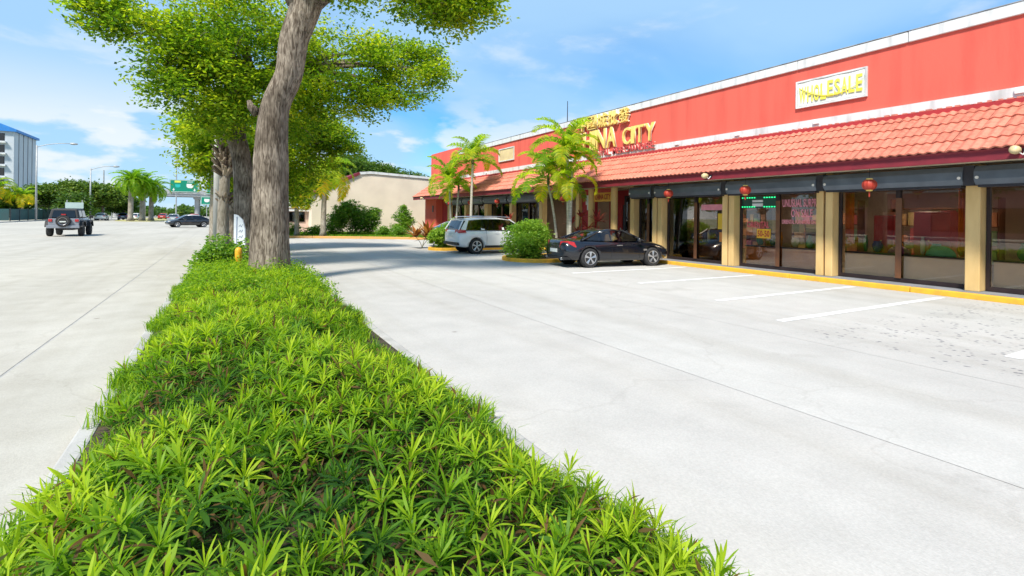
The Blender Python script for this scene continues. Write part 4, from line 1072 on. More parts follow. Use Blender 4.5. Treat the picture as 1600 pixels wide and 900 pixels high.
# ---------------------------------------------------------------- palms
def frond_mesh(L, n, ll, w, droop, seed, tint, mat, vshape=.5, tintvar=.1, stiff=False):
    """feather frond growing along +X: arched rib with drooping leaflets"""
    rs = random.Random(seed); V = []; F = []; T = []
    pts = []; p = Vector((0, 0, 0)); ang = R(55)
    for i in range(n + 1):
        pts.append(p.copy()); p = p + Vector((math.cos(ang), 0, math.sin(ang))) * (L / n); ang -= R(droop / n) * (.4 + 1.2 * i / n)
    for i in range(n):   # rib
        a, b = pts[i], pts[i + 1]; r0 = .018 * (1 - i / n) + .003; r1 = .018 * (1 - (i + 1) / n) + .003; o = len(V)
        V += [(a.x, a.y - r0, a.z), (a.x, a.y + r0, a.z), (b.x, b.y + r1, b.z), (b.x, b.y - r1, b.z)]; F.append((o, o + 1, o + 2, o + 3)); T.append(min(1, tint + .25))
    for i in range(2, n + 1):
        fr_ = i / n; a = pts[i]; d = (pts[i] - pts[i - 1]).normalized(); up = Vector((-d.z, 0, d.x))
        l = ll * math.sin(math.pi * (.18 + .74 * fr_)) ** .7
        for sd in (-1, 1):
            for sub in range(2):
                q = a + d * (L / n) * .5 * sub
                out = (Vector((0, sd, 0)) + d * rs.uniform(.45, .8) + up * vshape * rs.uniform(.5, 1.2)).normalized()
                s = (d * .9 - out * out.dot(d)).normalized(); o = len(V); ww = w * rs.uniform(.8, 1.2); lr = l * rs.uniform(.85, 1.1)
                p1 = q + out * lr * .5; p2 = p1 + (out + Vector((0, 0, -.2 if stiff else -.75))).normalized() * lr * .5
                for pp, k in ((q, .5), (p1, 1.0), (p2, .08)):
                    V += [tuple(pp - s * ww * k), tuple(pp + s * ww * k)]
                F += [(o, o + 1, o + 3, o + 2), (o + 2, o + 3, o + 5, o + 4)]; tt = min(1, max(0, tint + rs.gauss(0, tintvar) + .12 * fr_)); T += [tt, tt]
    return arrays_mesh('frond', V, F, mat, T)
F_small = [frond_mesh(1.75, 22, .56, .026, d_, s_, ti, L_palm, .55) for d_, s_, ti in ((85, 1, .44), (108, 2, .54), (138, 3, .66), (72, 4, .38))]
F_date = [frond_mesh(3.9, 18, .75, .07, d_, s_, ti, L_palm, .5, stiff=True) for d_, s_, ti in ((80, 5, .3), (105, 6, .38), (130, 7, .42))]
F_big = [frond_mesh(2.6, 20, .8, .04, d_, s_, ti, L_palm, .4) for d_, s_, ti in ((110, 8, .40), (135, 9, .52), (160, 10, .80))]
def palm(base, stems, fronds, nf, label, seed, group=None, name='palm_tree', sc_=1.0, r0=.07, r1=.05, bark=None, crownshaft=True, el=(82, -4)):
    """stems: list of (x, y, height, lean_x, lean_y) offsets; each has its trunk, crownshaft and fronds"""
    t = empty(name, base); tag(t, label, 'palm tree', group); rs = random.Random(seed)
    for (x, y, h, lx, ly) in stems:
        pts = bez((x, y, 0), (x + lx * .2, y + ly * .2, h * .55), (x + lx, y + ly, h), 12)
        MB().tube(pts, [r0 * (1.5 if i == 0 else 1) + (r1 - r0) * i / 11 + (.004 if i % 2 else 0) for i in range(12)], 12).build('trunk', bark or M_ringbark, t, smooth=True)
        top = pts[-1]
        if crownshaft:
            MB().lathe([(r1 * 1.15, -.05), (r1 * 1.5, .1), (r1 * 1.2, .35), (.02, .55)], 10, 'z', tuple(top)).build('crownshaft', M_stem, t, smooth=True)
        for k in range(nf):
            f = k / max(1, nf - 1); a = k * 2.399 + rs.uniform(-.3, .3); e = el[0] + (el[1] - el[0]) * f ** .85
            me = fronds[min(len(fronds) - 1, int(f * len(fronds) + rs.uniform(-.3, .3)) if rs.random() > .2 else rs.randrange(len(fronds)))] if k else fronds[0]
            link('frond', me, t, loc=(top[0], top[1], top[2] + (.45 if crownshaft else .05) * (1 - f * .6)), rot=(rs.uniform(-.25, .25), -R(e - 55), a), sc=[sc_ * rs.uniform(.85, 1.1)] * 3)
    return t
palm((12.3, 17.1, .1), [(0, 0, 4.05, -.08, .1)], F_small, 19, 'tallest palm on the island beside the black car, yellow tipped fronds', 81, 'slender palms in front of the shop', sc_=1.0, r0=.085, r1=.06)
palm((12.15, 16.85, .1), [(0, 0, 2.9, -.1, -.25)], F_small[1:3], 8, 'short second trunk leaning beside the tallest island palm', 82, 'slender palms in front of the shop', sc_=.75, r0=.07)
palm((12.4, 18.05, .1), [(0, 0, 3.0, -.35, .25)], F_small, 15, 'lower palm behind the clipped bush with drooping yellow fronds', 83, 'slender palms in front of the shop', sc_=1.05, r0=.055, r1=.045)
palm((13.0, 28.2, .02), [(0, 0, 4.85, .1, .0)], F_small, 15, 'taller palm left of the clipped bush above the white car', 84, 'slender palms in front of the shop', sc_=1.15, r0=.09, r1=.065)
palm((12.6, 30.3, .02), [(0, 0, 3.6, -.1, .1)], F_small, 14, 'shorter leftmost palm of the shop front above the dark car', 85, 'slender palms in front of the shop', sc_=1.1, r0=.075)
palm((12.75, 29.9, .02), [(0, 0, 3.3, .15, -.05)], F_small[1:], 10, 'thin palm stem squeezed between the two far shop palms', 86, 'slender palms in front of the shop', sc_=.8, r0=.06)
palm((6.2, 38.6, .1), [(0, 0, 4.1, .1, 0)], F_big, 20, 'feather palm right of the leaning trunk in front of the beige building', 87, 'feather palms at the lot end', r0=.2, r1=.14, bark=M_palmbark)
palm((4.6, 39.8, .1), [(0, 0, 3.5, -.1, 0)], F_big, 18, 'feather palm half hidden behind the leaning trunk', 88, 'feather palms at the lot end', r0=.17, r1=.13, bark=M_palmbark)

# cabbage palm with old leaf boots
def fan_mesh(r_, seed, tint):
    rs = random.Random(seed); V = []; F = []; T = []; n = 26
    V += [(0, -.012, 0), (0, .012, 0), (.75, .01, .06), (.75, -.01, .06)]; F.append((0, 1, 2, 3)); T.append(.5)
    for k in range(n):
        a = R(-135 + 270 * k / (n - 1)); L = r_ * (.75 + .35 * math.cos(a * .55)) * rs.uniform(.9, 1.05); d = Vector((math.cos(a), math.sin(a), .05)); s = Vector((-math.sin(a), math.cos(a), 0)); p = Vector((.75, 0, .06)); o = len(V)
        for q, w in enumerate((.012, .04, .026, .003)):
            V += [tuple(p - s * w + Vector((0, 0, .012))), tuple(p + s * w - Vector((0, 0, .012)))]; p = p + d * L / 3; d = (d + Vector((0, 0, -.12 - .28 * q))).normalized()
        F += [(o + 2 * q, o + 2 * q + 1, o + 2 * q + 3, o + 2 * q + 2) for q in range(3)]; T += [min(1, max(0, tint + rs.gauss(0, .08)))] * 3
    return arrays_mesh('fan_frond', V, F, L_palm, T)
fans = [fan_mesh(.8, 3, .45), fan_mesh(.85, 4, .6), fan_mesh(.75, 5, .3)]
def cabbage_palm(base, h, label, seed):
    t = empty('cabbage_palm', base); tag(t, label, 'palm tree'); rs = random.Random(seed)
    rough_trunk([(0, 0, 0), (0, 0, 1.0), (.02, 0, 2.4), (.05, 0, 3.6), (.08, 0, h)], [.24, .2, .17, .14, .12], n=18, amp=.06, seed=seed, mat=M_palmbark, parent=t)
    boot = MB(); boot.add([(0, -.09, 0), (0, .09, 0), (.04, .0, -.04), (.17, -.07, .26), (.17, .07, .26), (.22, 0, .22), (.26, -.055, .40), (.26, .055, .40), (.29, 0, .38)],
                          [(0, 1, 4, 3), (1, 2, 5, 4), (2, 0, 3, 5), (3, 4, 7, 6), (4, 5, 8, 7), (5, 3, 6, 8), (6, 7, 8), (0, 2, 1)])
    me = boot.mesh('leaf_boot', M_boot)
    k = 0
    for (z0, z1, n) in ((1.95, 2.3, 20), (2.95, 4.15, 150), (4.3, h, 34)):
        for j in range(n):
            z = z0 + (z1 - z0) * j / n; a = k * 2.399 + rs.uniform(-.2, .2); k += 1
            s_ = rs.uniform(.55, .85) * (1.0 if z0 == 2.95 else .85); rr = .13 + (.08 * math.sin(math.pi * j / n) if z0 == 2.95 else 0)
            link('leaf_boot', me, t, loc=(rr * math.cos(a) + .05, rr * math.sin(a), z), rot=(rs.uniform(-.5, .5), rs.uniform(.0, .5), a), sc=(s_, s_, s_))
    for j in range(14):
        a = j * 2.399; e = 65 - 115 * (j / 13) ** .9
        link('fan_frond', fans[j % 3], t, loc=(.08 + .1 * math.cos(a), .1 * math.sin(a), h - .05), rot=(rs.uniform(-.2, .2), -R(e), a), sc=[.85 * rs.uniform(.9, 1.15)] * 3)
cabbage_palm((-.02, 20.9, .05), 5.2, 'cabbage palm with a shaggy sleeve of old leaf boots beside the trunks', 91)
t = empty('fan_palm', (-.35, 24.5, .05)); tag(t, 'fan palm with low drooping fronds left of the boot covered palm', 'palm tree'); rs = random.Random(92)
rough_trunk([(0, 0, 0), (0, 0, 2.1), (.05, 0, 4.2)], [.2, .17, .15], n=14, amp=.08, seed=92, mat=M_palmbark, parent=t)
for j in range(24):
    a = j * 2.399; e = 60 - 120 * (j / 23) ** .9
    link('fan_frond', fans[j % 3], t, loc=(.05, 0, 4.15), rot=(rs.uniform(-.2, .2), -R(e), a), sc=[.62 * rs.uniform(.9, 1.2)] * 3)

# street furniture beside the row
M_conc = pmat('pale_pole', (0.52, 0.52, 0.50), (0.42, 0.42, 0.40), 2, .85, .1, 40)
o = MB().tube([(0, 0, 0), (0, 0, 8.2)], [.16, .13], 16).build('utility_pole', M_conc, loc=(-.22, 23.2, .05), smooth=True); tag(o, 'pale concrete utility pole behind the boot covered palm', 'pole')
bo = empty('yellow_bollard', (.34, 15.1, .17)); tag(bo, 'short yellow bollard in the leafy bed left of the leaning trunk', 'bollard')
MB().lathe([(.085, 0), (.085, .55), (.075, .60), (.045, .635), (.0, .645)], 16).build('post', pmat('bollard_yellow', (.78, .40, .02), (.68, .34, .02), 6, .5), bo, smooth=True)
MB().lathe([(.13, 0), (.13, .06), (.10, .07)], 12).build('footing', M_kerbgrey, bo)
o = MB().prism([(-.2, -.18), (.2, -.15), (.17, .17), (-.18, .18)], 'z', 0, .22).build('concrete_block', M_kerbgrey, loc=(-.45, 15.9, .05), bevel=.03); tag(o, 'small grey concrete block at the left edge of the leafy bed', 'block')
sg = empty('blade_sign', (.42, 17.9, .09), R(-35)); tag(sg, 'tall white pointed board sign with blue lettering among the trunks', 'sign')
out = [(-.17, 0), (.17, .0), (.21, .5), (.2, 1.1), (.12, 1.40), (-.05, 1.55), (-.17, 1.58)]
MB().prism(out, 'y', -.03, .03).build('board', pmat('sign_white', (.8, .82, .84), (.7, .73, .76), 2, .5), sg, bevel=.01)
M_blue = pmat('blue_print', (.10, .16, .33), None, 4, .6)
MB().tube([(-.06, -.035, .05), (-.06, -.035, 1.5)], .012, 6).build('edge_trim', M_blue, sg)
for k in range(6):
    z_ = .35 + k * .17
    MB().tube([(-.0, -.034, z_), (.05, -.034, z_ + .06), (.08, -.034, z_ - .01), (.13, -.034, z_ + .07)], .007, 5).build('script_stroke', M_blue, sg)
# ================================================================== VEHICLES
M_tyre = pmat('tyre_rubber', (0.022, 0.022, 0.024), (0.035, 0.035, 0.036), 9, .85)
M_chrome = pmat('rim_alloy', (0.62, 0.63, 0.65), (0.5, 0.5, 0.52), 4, .28, metal=.85)
M_well = pmat('wheel_well', (0.012, 0.012, 0.013), None, 4, .9)
M_trim = pmat('black_trim', (0.02, 0.02, 0.022), None, 6, .55)
M_cglass = glass_mat('car_glass', (0.10, 0.12, 0.13))
M_cglass2 = glass_mat('clear_car_glass', (0.55, 0.58, 0.58))
M_tail = pmat('tail_lamp_red', (0.50, 0.015, 0.02), (0.36, 0.01, 0.015), 8, .12, coat=.6)
M_amber = pmat('lamp_clear', (0.75, 0.75, 0.74), None, 8, .15, coat=.5)
M_plate = pmat('number_plate', (0.72, 0.74, 0.70), (0.6, 0.64, 0.6), 12, .5)
M_tanseat = pmat('tan_leather', (0.42, 0.25, 0.10), (0.36, 0.2, 0.08), 5, .6)
def paint(name, c): return pmat(name, c, tuple(x * .9 for x in c), 2, .22, spec=.5, coat=.8)
def bake(o):
    dg = bpy.context.evaluated_depsgraph_get(); dg.update()
    me = bpy.data.meshes.new_from_object(o.evaluated_get(dg), depsgraph=dg)
    old = o.data; o.modifiers.clear(); o.data = me; bpy.data.meshes.remove(old)
def loft(rings, close=True):
    mb = MB(); n = len(rings[0]); vs = [p for r_ in rings for p in r_]; fs = []
    for i in range(len(rings) - 1):
        for k in range(n): fs.append((i*n+k, i*n+(k+1)%n, (i+1)*n+(k+1)%n, (i+1)*n+k))
    fs.append(tuple(range(n))[::-1]); fs.append(tuple(range((len(rings)-1)*n, len(rings)*n)))
    return mb.add(vs, fs)
def wheel(parent, x, y, r, w, spokes=5, twist=.12, dark=False):
    s = 1 if y > 0 else -1
    t = MB().lathe([(r*.66, -w/2), (r*.93, -w/2), (r, -w*.32), (r, w*.32), (r*.93, w/2), (r*.66, w/2)], 28, 'y', (x, y, r)).build('wheel', M_tyre, parent, smooth=False)
    rim = MB().lathe([(r*.66, s*w*.46), (r*.69, s*w*.52), (r*.62, s*w*.5), (r*.60, s*w*.2)], 28, 'y', (x, y, r))
    rim.lathe([(r*.14, s*w*.30), (r*.14, s*w*.50), (r*.05, s*w*.53)], 12, 'y', (x, y, r))
    for k in range(spokes):
        a = 2 * math.pi * k / spokes + .3
        for d in (-twist, twist):
            p0 = (x + r*.10*math.cos(a), y + s*w*.46, r + r*.10*math.sin(a)); p1 = (x + r*.64*math.cos(a+d), y + s*w*.47, r + r*.64*math.sin(a+d))
            rim.tube([p0, p1], [r*.065, r*.075], 5)
    rim.build('rim', M_trim if dark else M_chrome, t)
    MB().lathe([(r*.45, s*w*.05), (r*.45, s*w*.15)], 16, 'y', (x, y, r)).build('brake_disc', M_well, t)
    return t
def car(name, loc, rz, label, color, S, roof, glass, wb, track, wr, group=None, extra=None, glassmat=None, seat=False, roofcol=None, spokes=5, cat='car'):
    t = empty(name, loc, rz); tag(t, label, cat, group)
    rings = []
    for (x, wS, wM, wT, zS, zM, zH, zT) in S:
        h = [(0, zS), (wS * .75, zS), (wS, zS + .02), (wM * .99, zS + .16), (wM, zM), (wT, zH), (wT * .62, zT), (0, zT + .005)]
        rings.append([(x, y, z) for y, z in h] + [(x, -y, z) for y, z in h[-2:0:-1]])
    b = loft(rings).build('body', color, t, smooth=True)
    ss = b.modifiers.new('s', 'SUBSURF'); ss.levels = 2; ss.render_levels = 2
    cut = []
    for sx in (-1, 1):
        for sy in (-1, 1):
            y0, y1 = sorted((sy * (track - .22), sy * (track + .5)))
            c = MB().lathe([(wr * 1.16, y0), (wr * 1.16, y1)], 26, 'y', (sx * wb / 2, 0, wr)).build('cut', M_well); c.parent = t; cut.append(c)
            m = b.modifiers.new('c', 'BOOLEAN'); m.object = c; m.operation = 'DIFFERENCE'; m.solver = 'EXACT'
    bake(b)
    b.data.materials.clear(); b.data.materials.append(color)
    for p in b.data.polygons: p.use_smooth = True
    for c in cut: me_ = c.data; bpy.data.objects.remove(c); bpy.data.meshes.remove(me_)
    for sx in (-1, 1):
        for sy in (-1, 1):
            wheel(t, sx * wb / 2, sy * track, wr, .22, spokes)
            MB().lathe([(wr * 1.13, sy * (track - .20)), (wr * 1.13, sy * (track - .17))], 20, 'y', (sx * wb / 2, 0, wr)).build('wheel_well', M_well, t)
    # greenhouse
    g_r = []
    for (x, wB, zB, wR, zR) in glass:
        h = [(wB, zB), (wR, zR - .02), (wR * .6, zR + .012), (0, zR + .02)]
        g_r.append([(x, 0, zB - .02)] + [(x, y, z) for y, z in h] + [(x, -y, z) for y, z in h[-2::-1]])
    gl_ = loft(g_r).build('windows', glassmat or M_cglass, t, smooth=False)
    i0, i1 = roof
    rr = []
    st = [glass[i] for i in range(i0, i1 + 1)]
    for j, (x, wB, zB, wR, zR) in enumerate(st):
        xx = x + (-.05 if j == 0 else (.05 if j == len(st) - 1 else 0)); dz = -.02 if j in (0, len(st) - 1) else 0
        h = [(wR + .012, zR - .055 + dz), (wR + .008, zR + dz), (wR * .6, zR + .03 + dz), (0, zR + .038 + dz)]
        top = [(xx, y, z) for y, z in h] + [(xx, -y, z) for y, z in h[-2::-1]]
        rr.append(top + [(xx, -y, z - .018) for y, z in h] [:0] + [(xx, 0, zR - .03 + dz)])
    loft(rr).build('roof', roofcol or color, t, smooth=True)
    for sy in (-1, 1):     # pillars along the greenhouse edges
        for i in range(len(glass) - 1):
            a, c = glass[i], glass[i + 1]
            if i < i0 or i >= i1:
                MB().tube([(a[0], sy * (a[3] + .004) if a[4] > a[2] + .08 else sy * a[1], a[4] if a[4] > a[2] + .08 else a[2]), (c[0], sy * (c[3] + .004) if c[4] > c[2] + .08 else sy * c[1], c[4] - .01 if c[4] > c[2] + .08 else c[2])], .032, 6).build('pillar', color, t)
    if extra: extra(t, color)
    return t
def side_quad(t, name, mat, glass_at, x0b, x1b, x0t, x1t, wB, zB, wR, zR, off=.012):
    for sy in (-1, 1):
        v = [(x0b, sy * (wB + off), zB), (x1b, sy * (wB + off), zB), (x1t, sy * (wR + off), zR), (x0t, sy * (wR + off), zR)]
        v2 = [(p[0], p[1] - sy * .02, p[2]) for p in v]
        MB().add(v + v2, [(0, 1, 2, 3), (7, 6, 5, 4), (0, 4, 5, 1), (1, 5, 6, 2), (2, 6, 7, 3), (3, 7, 4, 0)]).build(name, mat, t)

# black coupe, nose to the shop
BLK = paint('black_paint', (0.005, 0.006, 0.011))
def coupe_extra(t, col):
    for sy in (-1, 1):
        MB().add([(-2.20, sy * .42, .66), (-1.92, sy * .80, .66), (-1.78, sy * .845, .70), (-1.86, sy * .82, .86), (-2.06, sy * .70, .90), (-2.19, sy * .46, .88),
                  (-2.12, sy * .40, .66), (-1.86, sy * .72, .66), (-1.72, sy * .76, .70), (-1.8, sy * .74, .86), (-1.98, sy * .62, .90), (-2.10, sy * .42, .88)],
                 [(0, 1, 4, 5), (1, 2, 3, 4), (6, 7, 10, 11)[::-1], (7, 8, 9, 10)[::-1], (0, 1, 7, 6), (1, 2, 8, 7), (2, 3, 9, 8), (3, 4, 10, 9), (4, 5, 11, 10), (5, 0, 6, 11)]).build('tail_lamp', M_tail, t)
        MB().box(-.22, .0, sy * .885 - .012, sy * .885 + .012, .73, .755).build('door_handle', M_chrome, t)
        MB().tube([(-.45, sy * .884, .33), (-.45, sy * .905, .6), (-.42, sy * .875, .80)], .004, 4).build('door_gap_shade', M_well, t)  # dark tubes draw the shadow line of the door gaps
        MB().tube([(.72, sy * .893, .30), (.72, sy * .905, .6), (.66, sy * .87, .84)], .004, 4).build('door_gap_shade', M_well, t)
        m = MB().lathe([(.0, -.05), (.06, -.04), (.075, .03), (.06, .07), (.0, .08)], 10, 'x', (.62, sy * .97, .93)).build('wing_mirror', col, t, smooth=True)
        MB().tube([(.62, sy * .86, .88), (.62, sy * .95, .92)], .02, 6).build('arm', col, m)
        MB().box(.88, 1.02, sy * .895 - .006, sy * .895 + .006, .55, .61).build('side_vent', M_chrome, t)
        for x in (-.55, .15):
            pass
        s_ = MB().prism([(-.35, .45), (.25, .45), (.28, .58), (-.20, .60), (-.34, 1.12), (-.48, 1.12), (-.46, .5)], 'y', sy * .36 - .22, sy * .36 + .22).build('seat', M_tanseat, t, bevel=.04)
        MB().box(-.5, -.4, sy * .36 - .12, sy * .36 + .12, 1.13, 1.22).build('headrest', M_tanseat, s_, bevel=.03)
    MB().box(-1.0, .9, -.68, .68, .38, .47).build('cabin_floor', M_trim, t)
    MB().box(-2.215, -2.19, -.26, .26, .50, .62).build('number_plate', M_plate, t)
    MB().box(-2.19, -1.95, -.78, .78, .28, .36).build('rear_diffuser', M_trim, t)
    for sy in (-1, 1): MB().lathe([(.045, -.04), (.045, .1)], 12, 'x', (-2.18, sy * .55, .30)).build('exhaust_tip', M_chrome, t)
    MB().box(2.12, 2.2, -.5, .5, .45, .58).build('grille', M_trim, t)
car('black_coupe', (12.12, 14.42, .012), R(-7), 'low black two door coupe with alloy wheels parked nose in by the shop', BLK,
    [(-2.22, .60, .66, .62, .36, .55, .78, .86), (-2.08, .76, .82, .74, .27, .58, .87, .95), (-1.75, .82, .885, .80, .22, .60, .90, .98), (-1.25, .86, .905, .83, .20, .62, .90, .95), (-.5, .87, .90, .84, .19, .62, .87, .90), (.3, .87, .90, .84, .19, .62, .86, .89),
     (.9, .87, .905, .83, .19, .62, .86, .90), (1.5, .84, .895, .78, .20, .60, .80, .85), (1.95, .76, .82, .66, .22, .52, .68, .74), (2.2, .55, .62, .48, .30, .46, .58, .62)],
    (1, 3), [(-1.55, .74, .93, .60, .95), (-.85, .77, .90, .58, 1.20), (-.35, .78, .88, .60, 1.275), (.15, .78, .88, .59, 1.26), (1.02, .74, .88, .64, .90)], 2.56, .80, .325, extra=coupe_extra, glassmat=M_cglass2)

# white sport utility vehicle
WHT = paint('white_paint', (0.78, 0.79, 0.80))
def suv_extra(t, col):
    for sy in (-1, 1):
        MB().add([(-2.41, sy * .52, 1.00), (-2.34, sy * .86, 1.00), (-2.02, sy * .955, 1.02), (-2.10, sy * .945, 1.14), (-2.32, sy * .86, 1.17), (-2.40, sy * .54, 1.15),
                  (-2.3, sy * .5, 1.0), (-2.2, sy * .78, 1.0), (-1.95, sy * .88, 1.02), (-2.02, sy * .87, 1.14), (-2.2, sy * .78, 1.17), (-2.3, sy * .52, 1.15)],
                 [(0, 1, 4, 5), (1, 2, 3, 4), (6, 7, 10, 11)[::-1], (7, 8, 9, 10)[::-1], (0, 1, 7, 6), (1, 2, 8, 7), (2, 3, 9, 8), (3, 4, 10, 9), (4, 5, 11, 10), (5, 0, 6, 11)]).build('tail_lamp', M_tail, t)
        MB().tube([(-1.9, sy * .66, 1.76), (-.6, sy * .68, 1.80), (.5, sy * .66, 1.76)], .02, 6).build('roof_rail', M_chrome, t)
        for x in (-.35, .75): MB().box(x - .12, x + .1, sy * .965 - .015, sy * .965 + .015, 1.0, 1.03).build('door_handle', col, t)
        for x in (-.9, .18, 1.2): MB().tube([(x, sy * .95, .42), (x, sy * .972, .8), (x - .03, sy * .935, 1.10)], .005, 4).build('door_gap_shade', M_well, t)  # shadow of each door gap drawn as a thin dark tube
        MB().box(-1.0, 1.1, sy * .955 - .02, sy * .955 + .02, .30, .40).build('sill_trim', M_trim, t)
        m = MB().lathe([(.0, -.07), (.08, -.05), (.10, .03), (.08, .08), (.0, .1)], 10, 'x', (.95, sy * 1.05, 1.2)).build('wing_mirror', col, t, smooth=True)
    for a in ((-2.26, -1.98, -1.92, -1.78), (-1.18, -.98, -1.12, -1.02), (-.02, .10, -.06, .04)):
        side_quad(t, 'window_pillar', col, None, *a, .86, 1.14, .70, 1.62)
    MB().box(-2.425, -2.40, -.26, .26, .82, .96).build('number_plate', M_plate, t)
    MB().box(-2.42, -2.3, -.85, .85, .42, .56).build('rear_bumper_trim', M_trim, t)
    MB().box(-2.12, -1.86, -.62, .62, 1.665, 1.69).build('spoiler', col, t)
    MB().tube([(-2.33, .0, 1.3), (-2.30, .35, 1.26)], .012, 5).build('wiper', M_trim, t)
car('white_sport_utility_vehicle', (11.17, 21.55, .012), R(-1), 'white sport utility vehicle parked behind the clipped green bush', WHT,
    [(-2.42, .70, .78, .72, .46, .75, 1.05, 1.08), (-2.34, .84, .91, .85, .34, .75, 1.12, 1.15), (-1.9, .90, .955, .90, .28, .75, 1.15, 1.17), (-.8, .92, .965, .91, .26, .75, 1.14, 1.15), (.5, .92, .965, .91, .26, .75, 1.13, 1.14),
     (1.15, .91, .96, .88, .26, .75, 1.12, 1.16), (1.8, .90, .95, .82, .28, .72, 1.04, 1.10), (2.25, .82, .88, .72, .32, .66, .92, .98), (2.42, .65, .72, .55, .40, .62, .78, .82)],
    (1, 4), [(-2.34, .84, 1.14, .74, 1.17), (-2.05, .86, 1.14, .70, 1.63), (-1.1, .87, 1.14, .71, 1.70), (-.2, .87, 1.13, .71, 1.71), (.45, .87, 1.12, .68, 1.66), (1.35, .80, 1.12, .72, 1.14)], 2.85, .83, .37, extra=suv_extra).scale = (.92, .98, .94)

SLV = paint('silver_paint', (0.30, 0.32, 0.34))
def sedan_extra(t, col):
    for sy in (-1, 1):
        MB().box(-2.33, -2.12, sy * .62 - .18, sy * .62 + .18, .80, .93).build('tail_lamp', M_tail, t, bevel=.03)
        MB().box(2.02, 2.2, sy * .6 - .18, sy * .6 + .18, .62, .72).build('headlight', M_amber, t, bevel=.03)
        for x in (-.45, .6): MB().box(x - .1, x + .1, sy * .905 - .012, sy * .905 + .012, .84, .865).build('door_handle', M_chrome, t)
        MB().lathe([(.0, -.06), (.07, -.04), (.085, .03), (.0, .08)], 10, 'x', (.75, sy * .98, .98)).build('wing_mirror', col, t, smooth=True)
    side_quad(t, 'window_pillar', col, None, -.18, -.08, -.2, -.12, .79, .93, .60, 1.38)
    MB().box(-2.35, -2.32, -.25, .25, .62, .73).build('number_plate', M_plate, t)
SEDAN = [(-2.34, .62, .68, .62, .42, .6, .84, .90), (-2.2, .78, .84, .76, .30, .62, .92, .97), (-1.7, .84, .90, .82, .24, .64, .95, .99), (-.8, .87, .91, .84, .22, .64, .93, .95), (.4, .87, .91, .84, .22, .64, .91, .93), (1.05, .86, .91, .82, .22, .62, .90, .95), (1.7, .82, .88, .74, .24, .6, .80, .86), (2.1, .72, .78, .6, .3, .54, .70, .74), (2.25, .55, .6, .46, .36, .5, .62, .64)]
SEDG = [(-1.9, .74, .96, .62, .98), (-1.05, .78, .94, .58, 1.36), (-.3, .79, .93, .60, 1.43), (.3, .79, .92, .59, 1.40), (1.2, .74, .92, .64, .95)]
car('silver_sedan', (12.1, 26.6, .012), R(-1), 'silver grey car parked beyond the white vehicle, only its roof and rear showing', SLV, SEDAN, (1, 3), SEDG, 2.7, .80, .33, extra=sedan_extra)
BLK2 = paint('black_paint_dull', (0.02, 0.022, 0.025))
car('black_sedan', (-3.6, 70.5, .012), R(200), 'black car crossing the street end beyond the pole, seen from the side', BLK2, SEDAN, (1, 3), SEDG, 2.7, .80, .33, extra=sedan_extra, roofcol=WHT)
far = [(-15.5, 128, 80, 'white sedan in the distant traffic left of the date palms', WHT), (-18.3, 133, 95, 'dark blue car in the distant traffic beside the green signs', paint('navy_paint', (.03, .05, .12))),
       (-20.4, 124, 92, 'white distant car nearest the far kerb', WHT), (-12.8, 150, 85, 'red car in the distant traffic right of the white sedan', paint('red_paint', (.45, .04, .04))),
       (-5.2, 118, 100, 'red car far down the street below the big green sign', paint('red_paint2', (.5, .06, .05))), (-7.4, 104, 90, 'silver car far down the street left of the black car', SLV)]
for x, y, a, lb, c in far:
    car('distant_car', (x, y, .012), R(a), lb, c, SEDAN, (1, 3), SEDG, 2.7, .80, .33, group='cars in the distant traffic', extra=sedan_extra)

# grey open-bodied off-roader with spare wheel
JP = paint('grey_paint', (0.22, 0.24, 0.28))
jp = empty('off_road_vehicle', (-9.35, 46.3, .012), R(91)); tag(jp, 'grey off road vehicle with soft top and spare wheel driving away on the left', 'car')
tub = MB().prism([(-1.85, .62), (-1.85, 1.20), (.55, 1.18), (.62, 1.22), (1.85, 1.14), (1.95, .95), (1.95, .62)], 'y', -.80, .80).build('body', JP, jp, bevel=.05)
cab = MB().add([(-1.84, -.79, 1.21), (.50, -.79, 1.21), (.50, .79, 1.21), (-1.84, .79, 1.21), (-1.66, -.66, 1.84), (.20, -.68, 1.88), (.20, .68, 1.88), (-1.66, .66, 1.84)],
               [(0, 1, 5, 4), (1, 2, 6, 5), (2, 3, 7, 6), (3, 0, 4, 7), (4, 5, 6, 7), (3, 2, 1, 0)]).build('soft_top', M_trim, jp, bevel=.05)
MB().add([(-1.856, -.62, 1.27), (-1.856, .62, 1.27), (-1.705, .54, 1.74), (-1.705, -.54, 1.74), (-1.83, -.62, 1.27), (-1.83, .62, 1.27), (-1.68, .54, 1.74), (-1.68, -.54, 1.74)],
         [(0, 1, 2, 3), (7, 6, 5, 4), (0, 4, 5, 1), (1, 5, 6, 2), (2, 6, 7, 3), (3, 7, 4, 0)]).build('rear_window', M_cglass, jp)
